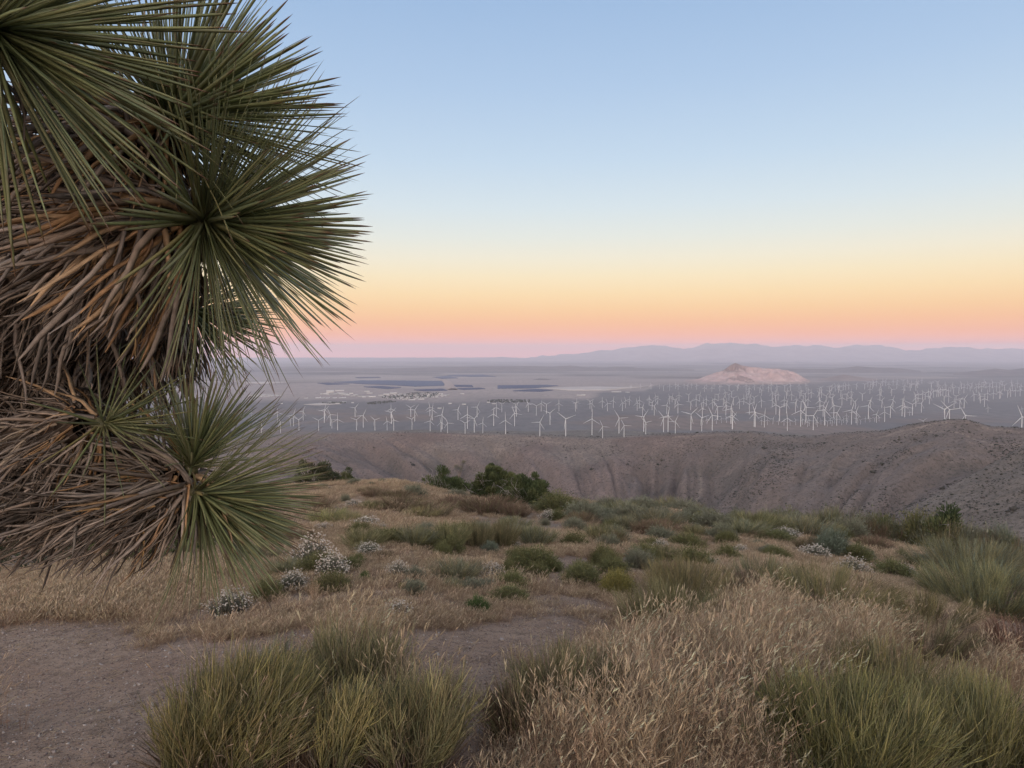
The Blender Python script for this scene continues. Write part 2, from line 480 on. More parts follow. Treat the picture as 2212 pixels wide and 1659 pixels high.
rs0 = np.concatenate([[.02], np.geomspace(.3, 75, 150)])
V, F, D = polar(rs0)
bare = bareness(V[:, 0], V[:, 1])
ground = obj('ground', [(V, F, np.stack([bare] * 3, 1))], M_soil, None, True, 'structure')

rs1 = np.concatenate([np.geomspace(75, 1200, 60), np.linspace(1200, 3300, 190)[1:]])
V, F, D = polar(rs1)
x, y = V[:, 0], V[:, 1]; u = np.tan(np.clip(np.arctan2(x, y), -.7, .7))
dcv = np.interp(u, RD_U, RD_D)
base = np.array([.222, .163, .137]); tan = np.array([.25, .20, .166]); gry = np.array([.205, .163, .137])
m1 = ss(fbm(x / 260, y / 260, 101, 4), -.15, .3)[:, None]
m2 = (ss(u, .12, .42) * .85 + .15 * ss(fbm(x / 500, y / 500, 103, 3), -.1, .2))[:, None]
tint = base * (1 - m1) + tan * m1
tint = tint * (1 - m2) + gry * m2
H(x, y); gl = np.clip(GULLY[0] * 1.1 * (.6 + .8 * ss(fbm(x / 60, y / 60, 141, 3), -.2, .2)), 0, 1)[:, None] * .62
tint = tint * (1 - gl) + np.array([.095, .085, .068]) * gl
spdv = np.interp(u, SP_U, SP_D); onsp = (ss(u, .40, .47) * (1 - ss(D - spdv, 2, 22)))[:, None]
tint = tint * (1 - onsp) + np.array([.215, .18, .148]) * (.85 + .3 * m1) * onsp
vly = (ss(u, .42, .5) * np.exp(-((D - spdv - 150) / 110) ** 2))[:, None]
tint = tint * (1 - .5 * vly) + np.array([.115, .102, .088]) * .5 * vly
trk = (ss(u, .40, .46) * np.exp(-((D - spdv - 95 - 20 * np.sin(u * 25)) / 8) ** 2))[:, None]
trk = np.maximum(trk, (np.exp(-((u - .31 - (dcv - D) * -.00016 - .012 * np.sin(D / 60)) / .0022) ** 2) * ss(dcv - D, 180, 260))[:, None])
tint = tint * (1 - .7 * trk) + np.array([.30, .245, .20]) * .7 * trk
past = ss(D - dcv, 10, 200)[:, None]
tint = tint * (1 - past) + np.array([.20, .175, .15]) * past
# graded tracks and pads along the crest
tr = np.exp(-((dcv - D - 26 - 18 * np.sin(u * 17)) / 5.0) ** 2) * ss(fbm(u * 14, u * 3, 131, 3), -.12, .1)
tr = np.maximum(tr, np.exp(-((dcv - D - 95 - 30 * np.sin(u * 30)) / 4.0) ** 2) * ss(u, .5, .58))
tint = tint * (1 - .75 * tr[:, None]) + np.array([.38, .30, .245]) * .75 * tr[:, None]
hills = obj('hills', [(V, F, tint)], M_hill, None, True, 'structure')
HZ_LOW = V[:, 2].min()

rs2 = np.geomspace(3300, 60000, 130)
V, F, D = polar(rs2)
x, y = V[:, 0], V[:, 1]; u = np.tan(np.clip(np.arctan2(x, y), -.7, .7))
EDGE = [(300, 870), (700, 867), (1000, 864), (1270, 861), (1305, 848), (1390, 845), (1425, 831), (1745, 831), (1800, 824), (2212, 815)]
eh = hit(np.array([p[0] * D2P for p in EDGE]), np.array([p[1] * D2P for p in EDGE]))
ed = np.interp(u, eh[:, 0] / eh[:, 1], np.hypot(eh[:, 0], eh[:, 1]))
sc = 1 - ss(D - ed + 500 * fbm(x / 900, y / 900, 201, 4), -380, 380)
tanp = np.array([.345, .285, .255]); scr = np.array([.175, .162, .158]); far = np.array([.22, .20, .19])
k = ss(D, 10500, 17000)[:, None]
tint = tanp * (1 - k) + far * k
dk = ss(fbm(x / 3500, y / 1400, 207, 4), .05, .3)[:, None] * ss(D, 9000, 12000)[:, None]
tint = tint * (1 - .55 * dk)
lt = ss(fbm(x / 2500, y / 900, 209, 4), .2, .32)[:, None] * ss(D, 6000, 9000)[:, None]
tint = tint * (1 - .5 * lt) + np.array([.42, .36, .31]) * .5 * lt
near_tan = (1 - ss(D, 4300, 5600)) * ss(fbm(x / 700, y / 500, 215, 3), -.1, .25)
s3 = sc[:, None]
scr2 = scr * (1 - .8 * near_tan[:, None]) + np.array([.225, .17, .14]) * .8 * near_tan[:, None]
tint = tint * (1 - s3) + scr2 * s3
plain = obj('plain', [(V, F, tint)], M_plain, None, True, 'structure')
HZ_LOW = min(HZ_LOW, V[:, 2].min())

# ---- mountains on the horizon
MT = [(1000, 772), (1120, 771), (1180, 769), (1240, 765), (1290, 758), (1340, 752), (1390, 747), (1430, 746), (1475, 752), (1530, 743), (1575, 742), (1640, 743.5), (1680, 748), (1720, 746),
      (1760, 745), (1800, 750), (1850, 747), (1880, 745), (1905, 746), (1930, 751), (1960, 755), (1990, 755), (2030, 749), (2070, 749), (2100, 751), (2150, 754), (2190, 753), (2240, 755), (2600, 757), (2900, 753)]
mu = np.array([(p[0] * D2P - 512) / FPX for p in MT]); mtan = np.array([tang(p[1]) for p in MT])
uu = np.linspace(-.9, 1.15, 700); yy = np.linspace(38000, 50000, 46)
U, Y = np.meshgrid(uu, yy); X = U * Y
pk = CAMZ - np.interp(U, mu, mtan) * 45000
pk = np.maximum(pk + 560 + 150 * fbm(U * 70, U * 0 + 3.3, 331, 5) * ss(U, -.1, .06), 0)
sh = np.interp(Y, [38000, 40500, 43000, 45000, 46500, 50000], [0, .22, .62, 1.0, .8, 0])
rid = (1 - np.abs(fbm(X / 2200, Y / 2600, 301, 4)) * 2.2)
Z = -570 + pk * sh * (1 - .28 * np.abs(Y - 45000) / 7000 * 0) + pk * .16 * (rid - .55) * (sh < .97) + 14 * fbm(X / 500, Y / 500, 305, 3) * (pk > 20)
n = len(uu); m = len(yy)
i = np.arange(m - 1)[:, None] * n; k = np.arange(n - 1)[None]
F = np.stack([i + k, i + k + 1, i + n + k + 1, i + n + k], -1).reshape(-1, 4)
M_mount, nt, b = mat_new('mountain'); P = geo_pos(nt)
nt.links.new(mixc(nt, nz(nt, P, .0012, 5), (.26, .21, .20), (.36, .30, .28)), b.inputs['Base Color'])
mount = obj('mountains', [(np.stack([X, Y, Z], -1).reshape(-1, 3), F, None)], M_mount, None, True, 'structure')
HZ_TOP = max(Z.max(), 60)

# ---- low dark ranges and buttes on the plain
def range_mesh(name, prof, dist, depth, mat, seed):
    """prof: (x, top row) of the 2212 wide view; built as a ridge of real depth standing on the plain"""
    pu = np.array([(p[0] * D2P - 512) / FPX for p in prof]); pt = np.array([tang(p[1]) for p in prof])
    uu = np.linspace(pu[0], pu[-1], max(24, int((pu[-1] - pu[0]) * 420))); yy = np.linspace(dist - depth, dist + depth, 17)
    U, Y = np.meshgrid(uu, yy); X = U * Y
    zb = H(X, Y)
    top = CAMZ - np.interp(U, pu, pt) * dist
    hgt = np.maximum(top - zb, 0)
    q = np.abs(Y - dist) / depth
    Z = zb - 4 + (hgt + 4) * np.clip(1 - q, 0, 1) ** 1.3 * (1 + .35 * fbm(X / (depth * .5), Y / (depth * .5), seed, 4) * (q > .05))
    n = len(uu); m = len(yy)
    i = np.arange(m - 1)[:, None] * n; k = np.arange(n - 1)[None]
    F = np.stack([i + k, i + k + 1, i + n + k + 1, i + n + k], -1).reshape(-1, 4)
    return obj(name, [(np.stack([X, Y, Z], -1).reshape(-1, 3), F, None)], mat, None, True, 'structure')
M_butte, nt, b = mat_new('butte'); P = geo_pos(nt)
nt.links.new(mixc(nt, nz(nt, P, .004, 5), (.10, .085, .08), (.17, .14, .125)), b.inputs['Base Color'])
M_butte2, nt, b = mat_new('butte_pale'); P = geo_pos(nt)
nt.links.new(mixc(nt, nz(nt, P, .004, 5), (.20, .15, .13), (.30, .235, .205)), b.inputs['Base Color'])
range_mesh('hills', [(560, 797), (700, 795), (820, 796), (950, 793), (1082, 791), (1150, 790.5), (1190, 792), (1232, 789.5), (1265, 793), (1310, 794), (1328, 792), (1360, 792.5), (1400, 797), (1500, 798)], 19000, 1500, M_butte, 5)
range_mesh('hills', [(1560, 798), (1650, 795), (1700, 796), (1790, 797), (1822, 795), (1850, 791), (1872, 792.5), (1895, 794), (1925, 794), (1960, 797.5), (1990, 801)], 17500, 1300, M_butte, 8)
range_mesh('hills', [(1730, 826), (1780, 818), (1800, 813), (1822, 809), (1850, 813), (1890, 819), (1925, 825)], 11800, 800, M_butte2, 9)
range_mesh('hills', [(2060, 806), (2110, 801), (2150, 796), (2180, 799), (2215, 795), (2300, 797), (2400, 804)], 15500, 1300, M_butte, 12)
range_mesh('hills', [(1140, 822), (1165, 817.5), (1180, 818), (1205, 822)], 11500, 350, M_butte, 13)

# ---- the pale quarried hill
def build_quarry():
    d0 = 10050.0
    su = lambda px: (px * D2P - 512) / FPX
    # skyline at 10.6 km, front cone and right tailing bank at 9.9 km
    sky = [(1425, 829), (1470, 825), (1510, 818), (1532, 809), (1550, 803), (1562, 800), (1577, 788), (1588, 783), (1601, 788), (1622, 792), (1650, 794), (1680, 796), (1700, 799), (1718, 804), (1748, 822), (1775, 829)]
    pu = np.array([su(p[0]) for p in sky]); pt = np.array([tang(p[1]) for p in sky])
    uu = np.linspace(su(1415), su(1795), 200); yy = np.linspace(9300, 11900, 80)
    U, Y = np.meshgrid(uu, yy); X = U * Y
    zb = H(X, Y)
    top = np.maximum(CAMZ - np.interp(U, pu, pt) * 10700 - zb, 0)
    q = (Y - 10700) / np.where(Y < 10700, 1250, 1100)
    body = top * np.clip(1 - np.abs(q), 0, 1) ** 1.05
    cone = 118 - np.hypot(X - su(1598) * 9900, (Y - 9900) * .8) * .42
    bank = np.minimum(150, 190 - np.hypot((X - su(1678) * 10000) * .95, (Y - 10100) * .7) * .62)
    Z = np.maximum(body, 0)
    Zt = np.floor(Z / 22) * 22 + 22 * ss((Z / 22) % 1.0, .45, .8)          # worked benches
    tm = ss(U, su(1600), su(1625))
    Z = Z * (1 - tm * .8) + Zt * tm * .8
    Z = np.maximum(Z, np.maximum(cone, bank * ss(U, su(1625), su(1660))))
    Z = Z * (1 + .42 * fbm(X / 240, Y / 240, 401, 5) * (1 - np.exp(-((Y - 10700) / 160) ** 2))) + 5 * fbm(X / 60, Y / 60, 402, 3) * (Z > 8)
    Z = Z * (1 - .30 * np.clip(1 - np.abs(fbm(X / 120, Y / 500, 421, 3)) * 4, 0, 1) * (np.abs(Y - 10700) > 120))
    pink = np.array([.50, .345, .305]); brn = np.array([.25, .17, .145]); pale = np.array([.58, .44, .39])
    cc = np.where((cone >= Z * .8)[..., None] & (cone > 0)[..., None], brn * 1.1, pink)
    rk = (ss(U, su(1625), su(1590)) * ss(Z, 130, 175))[..., None]
    cc = cc * (1 - rk) + brn * rk
    st = ss(fbm(X / 130, Z / 14, 411, 3), .05, .25)[..., None]
    cc = cc * (1 - .6 * st) + pale * .6 * st
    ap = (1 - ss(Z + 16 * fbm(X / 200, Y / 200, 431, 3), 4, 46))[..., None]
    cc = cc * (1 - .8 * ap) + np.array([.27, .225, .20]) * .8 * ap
    n = len(uu); m = len(yy)
    i = np.arange(m - 1)[:, None] * n; k = np.arange(n - 1)[None]
    F = np.stack([i + k, i + k + 1, i + n + k + 1, i + n + k], -1).reshape(-1, 4)
    Mq = tint_mat('quarry_rock', .95, 0, 0, .1, .2, .01, 0)
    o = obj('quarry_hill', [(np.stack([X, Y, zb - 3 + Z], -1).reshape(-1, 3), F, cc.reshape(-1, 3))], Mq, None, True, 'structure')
build_quarry()

# ---- pale salt field, and the solar fields on the plain
def T3(px, py): return ((900 + px / 1.843) / 1.8517, (1350 + py / 1.843) / 1.8517)
def T4(px, py): return ((2000 + px / 2.011) / 1.8517, (1350 + py / 2.011) / 1.8517)
def slab_poly(pts, lift):
    g = poly_ground(pts); c = g.mean(0)
    z = H(g[:, 0], g[:, 1]) + lift
    n = len(g)
    V = np.concatenate([np.column_stack([g, z]), np.column_stack([g, z - lift - 3]), [[c[0], c[1], z.mean()]]])
    F = [(i, (i + 1) % n, 2 * n) for i in range(n)]
    F2 = [(i, n + i, n + (i + 1) % n, (i + 1) % n) for i in range(n)]
    return [(V, np.array(F), None), (V, np.array(F2), None)]
M_salt, nt, b = mat_new('pale_soil'); P = geo_pos(nt)
nt.links.new(mixc(nt, nz(nt, P, .004, 5), (.44, .39, .35), (.56, .50, .45)), b.inputs['Base Color'])
obj('field', slab_poly([T4(330, 412), T4(560, 400), T4(760, 397), T4(960, 402), T4(1190, 398), T4(1080, 406), T4(830, 426), T4(560, 426)], 6), M_salt, None, False, 'structure')
obj('field', slab_poly([T3(90, 335), T3(300, 328), T3(470, 330), T3(300, 342)], 5), M_salt, None, False, 'structure')
obj('field', slab_poly([T3(580, 495), T3(700, 485), T3(860, 492), T3(700, 500)], 3), M_salt, None, False, 'structure')

M_solar, nt, b = mat_new('solar_glass')
b.inputs['Base Color'].default_value = (.035, .05, .10, 1); b.inputs['Roughness'].default_value = .4
def solar(pts, label):
    g = poly_ground(pts)
    y0, y1 = g[:, 1].min(), g[:, 1].max()
    step = max((y1 - y0) / 60, 12.0)
    ys = np.arange(y0 + step / 2, y1, step)
    geos = []
    n = len(g)
    for yv in ys:
        xs = []
        for i in range(n):
            (xa, ya), (xb, yb) = g[i], g[(i + 1) % n]
            if (ya > yv) != (yb > yv): xs.append(xa + (xb - xa) * (yv - ya) / (yb - ya))
        xs.sort()
        for a_, b_ in zip(xs[::2], xs[1::2]):
            if b_ - a_ < 5: continue
            k = max(2, int((b_ - a_) / 250) + 1)
            xx = np.linspace(a_, b_, k); w = step * .36
            zf = H(xx, np.full(k, yv)) + 3.0
            V = np.concatenate([np.column_stack([xx, np.full(k, yv - w), zf]), np.column_stack([xx, np.full(k, yv + w), zf + 3.5]),
                                np.column_stack([xx, np.full(k, yv - w), zf - 4])])
            F = [(i, i + 1, k + i + 1, k + i) for i in range(k - 1)] + [(2 * k + i, 2 * k + i + 1, i + 1, i) for i in range(k - 1)]
            geos.append((V, np.array(F), None))
    if geos:
        tag(obj('solar_field', geos, M_solar), label, 'solar field', 'dark solar fields on the desert plain')
solar([T3(800, 330), T3(1000, 318), T3(1600, 322), T3(1640, 355), T3(1400, 362), T3(1240, 352), T3(1050, 345)], 'largest dark blue solar field on the plain, left of the tan embankment')
solar([T3(680, 338), T3(760, 335), T3(920, 345), T3(760, 350)], 'thin dark solar strip at left end of the largest solar field')
solar([T3(1020, 365), T3(1150, 360), T3(1300, 372), T3(1200, 380)], 'narrow dark solar strip just in front of the largest solar field')
solar([T3(1390, 388), T3(1600, 380), T3(1640, 392), T3(1480, 397)], 'small dark solar strip nearest the town, left of the embankment foot')
solar([T3(1675, 352), T3(1820, 352), T3(1830, 366), T3(1690, 364)], 'small dark solar block just right of the tan embankment')
solar([T3(1700, 378), T3(1880, 373), T3(1920, 380), T3(1760, 387)], 'thin dark solar strip right of the embankment foot')
solar([T4(-20, 388), T4(380, 383), T4(470, 390), T4(250, 410), T4(-20, 412)], 'wide dark blue solar field left of the pale dry field')
solar([T4(100, 432), T4(280, 418), T4(430, 425), T4(330, 437)], 'dark solar strip in front of the pale dry field')
solar([T3(960, 295), T3(1130, 292), T3(1150, 298), T3(980, 300)], 'faint dark solar strip beyond the largest solar field at left')
solar([T3(1530, 293), T3(1650, 285), T3(1720, 300), T3(1600, 305)], 'faint dark solar patch beyond the top of the tan embankment')
solar([T3(1640, 278), T3(1900, 275), T3(2000, 290), T3(1700, 288)], 'farthest faint dark solar band toward the low dark hills')

# embankment climbing away on the plain
M_emb, nt, b = mat_new('embankment_soil'); P = geo_pos(nt)
nt.links.new(mixc(nt, nz(nt, P, .01, 4), (.32, .25, .21), (.42, .33, .28)), b.inputs['Base Color'])
g = poly_ground([T3(1595, 316), T3(1625, 322), T3(1650, 350), T3(1680, 386)])
pp = np.column_stack([g, H(g[:, 0], g[:, 1])])
sdv = nrm(np.gradient(pp, axis=0)) @ np.array([[0, 1, 0], [-1, 0, 0], [0, 0, 0.]])
Vr = np.concatenate([pp + sdv * 75 - [0, 0, 2], pp + sdv * 30 + [0, 0, 16], pp - sdv * 30 + [0, 0, 16], pp - sdv * 75 - [0, 0, 2]])
k = len(pp)
obj('embankment', [(Vr, np.array([(j * k + i, j * k + i + 1, (j + 1) * k + i + 1, (j + 1) * k + i) for j in range(3) for i in range(k - 1)]), None)], M_emb, None, False, 'structure')

# ---- haze: the evening air
Vb, Fb, _ = boxg(0, 0, 0, 1, 1, 1)
hz_lo, hz_hi = HZ_LOW - 3, HZ_TOP + 12
Vb = Vb * np.array([130000, 130000, hz_hi - hz_lo]) + np.array([0, 0, (hz_hi + hz_lo) / 2])
M_haze = bpy.data.materials.new('haze'); M_haze.use_nodes = True
nt = M_haze.node_tree; nt.nodes.clear()
mo = nt.nodes.new('ShaderNodeOutputMaterial'); pv = nt.nodes.new('ShaderNodeVolumePrincipled')
pv.inputs['Color'].default_value = (.87, .88, 1.0, 1)
pv.inputs['Density'].default_value = 3.2e-5
pv.inputs['Anisotropy'].default_value = 0.0
nt.links.new(pv.outputs[0], mo.inputs['Volume'])
obj('haze', [(Vb, Fb, None)], M_haze, None, False, 'stuff')

# ================================================================== WIND TURBINES
# (x, hub row, foot row, blade turn) read off six strips of the photograph; each is then stood on the terrain where its foot is
STRIPS = [
 (960, 1560, 3.687, "168,335,420,0;552,325,470,-5;317,485,648,50;598,475,637,90;745,420,535,82;790,365,535,18;870,435,600,55;932,312,455,25;1160,445,606,58;1250,285,430,15;1243,310,485,41;1333,360,530,-25;1355,440,567,79;1440,430,595,0;1697,262,400,42;1718,437,593,50;1818,375,555,25;1990,440,597,70;2170,460,592,-10"),
 (1520, 1560, 3.687, "162,275,415,0;170,330,500,45;203,440,598,-15;455,258,400,60;513,293,462,35;472,428,585,50;735,250,387,-10;770,288,447,8;740,455,607,15;915,365,578,15;900,480,618,-10;997,485,637,-25;1150,290,443,25;1255,485,643,60;1290,360,570,0;1390,420,625,40;1432,250,400,28;1517,485,638,8;1677,355,530,3;1715,255,395,0;1797,205,327,60;1853,445,648,0;1985,340,532,-20;2000,210,325,60;2012,245,390,20;2187,200,320,-25"),
 (2080, 1540, 4.254, "140,318,455,-30;277,355,515,60;360,315,445,10;450,328,487,62;510,475,677,50;338,630,872,28;663,312,443,0;778,572,872,68;945,312,447,55;966,285,403,0;1190,275,403,60;1222,315,447,25;1225,575,850,2;1400,270,395,5;1487,308,445,-20;1587,265,390,10;1742,302,442,-15;1798,262,390,-25;1860,240,345,10;1888,15,75,0;2047,10,75,0;1405,705,905,-25;1684,560,822,-33;1770,685,888,-28;1993,300,437,-12;2030,260,385,-5;2085,382,530,15;2197,240,340,0;2104,540,795,35;2140,635,838,75"),
 (2560, 1520, 4.254, "187,80,157,-15;333,95,155,0;400,105,187,50;505,95,178,0;606,75,148,0;648,95,173,0;752,80,140,-10;810,90,170,20;876,80,137,0;965,90,165,-20;1095,130,207,0;1127,90,158,0;1222,130,200,0;1260,85,152,0;1357,105,193,-30;1375,90,145,0;1515,100,185,60;1655,105,183,40;1677,85,150,10;1805,90,180,0;1860,140,225,5;1850,185,265,0;1947,95,172,-20;2037,135,215,30;2070,180,265,-30;2092,80,165,0;2185,125,207,0;155,310,420,5;268,275,380,-20;205,385,515,40;243,440,602,35;302,310,418,5;505,298,412,-20;545,275,378,20;455,425,580,18;476,605,880,12;400,635,885,-40;600,700,908,25;595,340,463,50;645,405,570,-20;663,255,360,0;828,250,355,50;862,375,510,40;865,580,857,45;955,325,455,5;1015,250,355,20;1050,640,872,-52;1060,480,655,-12;1075,380,510,0;1127,325,445,0;1228,598,857,-25;1237,375,500,-10;1270,320,440,0;1330,250,355,40;1320,455,680,-40;1418,320,430,15;1450,205,305,-25;1460,435,600,-20;1472,370,495,0;1513,250,353,50;1560,200,297,60;1590,305,430,60;1547,490,745,15;1570,600,838,5;1575,640,838,35;1692,355,490,-20;1765,305,420,-5;1818,235,337,-30;1870,285,410,15;1860,415,585,60;1940,295,418,55;1942,540,797,20;1960,550,805,-20;2065,345,470,-10;2116,598,805,5;1065,690,768,20;1140,670,750,-15;1300,660,745,-10;1385,655,735,-15;1473,650,730,-20;2065,685,770,0;2168,680,765,0"),
 (3040, 1500, 4.254, "190,165,247,0;290,190,283,-15;420,185,275,55;520,180,267,-20;663,180,257,0;783,170,252,-25;268,270,345,15;208,300,420,-25;470,260,350,0;700,260,350,-10;820,245,335,-10;870,295,397,0;265,350,465,60;307,330,433,0;450,295,403,60;538,330,435,0;680,300,400,60;770,320,430,35;735,355,450,35;208,430,547,30;270,505,668,0;410,420,545,0;333,550,780,65;450,490,650,25;603,475,633,28;615,410,500,0;760,465,610,45;815,415,530,10;780,545,800,-28;690,605,880,3;465,735,948,-5;905,690,938,30;1010,235,325,30;1040,215,305,50;1005,320,440,-30;1045,290,387,20;1018,435,590,-10;1022,400,450,0;1073,520,705,20;1098,590,858,20;1125,350,470,45;1180,210,300,50;1220,190,283,30;1190,275,383,40;1240,325,400,10;1228,385,523,40;1255,515,730,-20;1305,640,860,28;1280,185,277,-15;1335,200,300,-30;1350,180,265,-25;1415,175,258,0;1375,270,377,60;1393,385,517,-5;1457,165,258,-25;1510,165,248,0;1478,325,440,30;1550,280,380,0;1548,385,513,20;1640,160,247,30;1556,595,838,15;1634,625,820,20;1652,745,850,35;1620,450,580,35;1740,325,440,55;1780,160,245,55;1835,125,208,60;1842,520,743,18;1880,430,550,15;1882,125,200,60;1870,235,320,5;1918,145,237,0;1930,115,200,-20;1980,110,190,0;1980,665,815,18;2120,630,800,-3;2040,330,440,10;2035,240,320,0;2060,250,345,10;2072,430,557,40;2087,105,187,0;2050,150,230,40;2137,100,185,20;2192,150,232,0;220,745,837,30;315,775,850,0;408,780,865,0;512,775,858,-25;607,765,855,-30;720,760,850,-15;765,770,850,50;835,765,870,-25;808,800,888,0;955,780,850,20;978,735,800,-30;975,800,885,0;1037,770,843,-20;1195,740,835,60;1113,800,850,0;1145,785,880,60;1225,775,870,45;1270,735,825,20;1345,745,820,0;1420,740,815,-25;1390,785,850,60;1470,685,770,0;1490,745,810,10;1470,780,840,0;1710,775,840,50;1790,775,805,0;1870,770,805,-20;1950,760,805,50;2025,765,790,-20"),
 (3540, 1490, 3.978, "128,140,205,0;192,125,185,0;188,185,257,0;107,270,373,75;287,125,195,60;355,130,193,0;420,165,248,0;315,205,297,0;298,260,335,0;400,195,293,80;490,195,287,60;505,140,215,0;520,165,247,20;585,120,185,0;630,160,285,50;735,180,280,50;735,160,230,60;830,150,235,60;850,190,270,0;955,190,270,5;1075,190,265,5;1215,180,265,-25;1315,185,265,0;1355,230,300,80;1380,180,258,30;1090,240,340,60;1045,240,300,40;1173,240,335,40;1255,230,327,0;1450,225,317,-20;1490,180,258,10;1537,215,310,0;1573,150,230,0;1605,165,253,-30;1665,215,308,0;1710,155,248,-15;1770,215,303,5;1825,165,250,30;1862,150,225,60;1900,205,297,50;2013,150,220,0;2025,200,293,-20;2103,165,245,0;2165,210,290,0;2075,280,383,-10;1998,285,388,-30;1950,290,400,50;2150,270,377,-10;490,350,455,75;525,340,452,-25;597,335,440,0;640,325,430,60;690,310,415,0;720,305,405,40;770,295,400,-20;705,380,505,30;825,285,390,20;853,285,387,40;883,265,378,-15;920,265,367,-20;968,270,380,0;1008,280,353,0;940,380,495,60;1012,370,480,0;125,430,555,15;83,542,725,20;270,520,695,0;297,420,520,20;313,535,710,-15;393,625,690,-3;433,505,680,55;490,400,540,-20;578,490,635,30;970,445,748,55;1048,320,620,78;1306,310,580,-30;912,550,590,60;1098,455,572,-5;1127,375,500,60;1188,440,573,35;1258,420,570,30;1415,345,458,-15;1515,375,490,-30;1508,340,440,-30;1580,415,545,-5;1630,330,440,0;1722,325,428,5;1822,310,418,0;1838,310,412,30;1638,555,640,-8;2180,570,635,-25;2207,350,665,-20"),
]
turb = []
for ox, oy, sc_, txt in STRIPS:
    for q in txt.split(';'):
        x, h, b_, th = (float(v) for v in q.split(','))
        turb.append(((ox + x / sc_) / 4, (oy + h / sc_) / 4, (oy + b_ / sc_) / 4, th % 120))
turb = np.array(turb)
tp = hit(turb[:, 0], turb[:, 2])
stand = []
for (px, hy, by, th), (x, y, z, dep) in zip(turb, tp):
    hubh = (by - hy) / FPX * dep
    uu_ = (px - 512) / FPX
    if hubh > 82 or dep < 1500:               # foot hidden just behind the crest: it stands on the crest itself
        dcr = float(np.interp(uu_, RD_U, RD_D)) + 12
        yy_ = dcr / math.hypot(1, uu_); xx_ = uu_ * yy_
        h2 = (by - hy) / FPX * yy_
        if dep > dcr and h2 < 82:
            # between crest and far plain: take the depth that gives a 66 m tower
            yy_ = min(66 * FPX / (by - hy), yy_ * 1.9)
        xx_ = uu_ * yy_
        x, y, z, dep = xx_, yy_, H1(xx_, yy_), yy_
        hubh = float(np.clip((by - hy) / FPX * dep, 26, 82))
    stand.append((x, y, z, dep, max(hubh, 22.0), th, px, hy, by))

def blade_geo(L=.62, turn=0.0):
    """one blade of a rotor about the origin, facing -Y, hub height 1"""
    st = np.array([.02, .06, .14, .30, .5]) * 1.0
    zz = np.array([.012, .05, .13, .36, L])
    ch = np.array([.011, .014, .020, .013, .004]); thk = np.array([.012, .010, .007, .004, .0015])
    tw = np.radians([70, 45, 25, 10, 4])
    V = []
    for z, c, tk, w in zip(zz, ch, thk, tw):
        for a_, b_ in ((-.35, 0), (.15, 1), (.65, 0), (.15, -1)):
            X = a_ * c * 2; Yv = b_ * tk
            V.append((X * math.cos(w) - Yv * math.sin(w), X * math.sin(w) + Yv * math.cos(w), z))
    V = np.array(V)
    F = [(4 * i + k, 4 * i + (k + 1) % 4, 4 * i + 4 + (k + 1) % 4, 4 * i + 4 + k) for i in range(4) for k in range(4)]
    c, s = math.cos(turn), math.sin(turn)
    V = np.stack([V[:, 0] * c + V[:, 2] * s, V[:, 1], -V[:, 0] * s + V[:, 2] * c], 1)
    return V, np.array(F), np.full((len(V), 3), .76)
WHT = np.array([.76, .76, .755])
def tower_geo(r=.023):
    C = np.array([[[0, 0, -.06], [0, 0, .0], [0, 0, .45], [0, 0, .985]]]); return tubes(C, np.array([[r, r, r * .85, r * .58]]), 10, up=np.array([[0, 1., 0]]), col=WHT)
def nacelle_geo():
    C = np.array([[[0, -.045, 1.0], [0, -.035, 1.0], [0, .06, 1.004], [0, .085, 1.0]]])
    return tubes(C, np.array([[.014, .028, .028, .016]]), 8, shape=[(1, .2), (.8, .9), (0, 1.0), (-.8, .9), (-1, .2), (-1, -.8), (0, -1), (1, -.8)], up=np.array([[0, 0, 1.]]), col=WHT * .97)
def hub_geo():
    C = np.array([[[0, .012, 0], [0, -.004, 0], [0, -.02, 0], [0, -.034, 0], [0, -.04, 0]]])
    return tubes(C, np.array([[.018, .021, .018, .009, .001]]), 8, up=np.array([[0, 0, 1.]]), col=WHT * .96)
me_tower = make_mesh('tower', [tower_geo()], M_white, True)
me_tower_slim = make_mesh('tower', [tower_geo(.020)], M_white, True)
me_nac = make_mesh('nacelle', [nacelle_geo()], M_white, True)
me_hub = make_mesh('hub', [hub_geo()], M_white, True)
me_blade = make_mesh('blade', [blade_geo()], M_white, True)
lat = {}
def single(th):
    k = int(round(th / 10)) % 12
    if k not in lat:
        off = np.array([0, -.062, 1.0]); gs = [tower_geo(), nacelle_geo()]
        for g in [hub_geo()] + [blade_geo(.62, math.radians(k * 10 + j * 120)) for j in range(3)]:
            gs.append((g[0] + off, g[1], g[2]))
        lat[k] = make_mesh('turbine_%d' % k, gs, M_white, True)
    return lat[k]

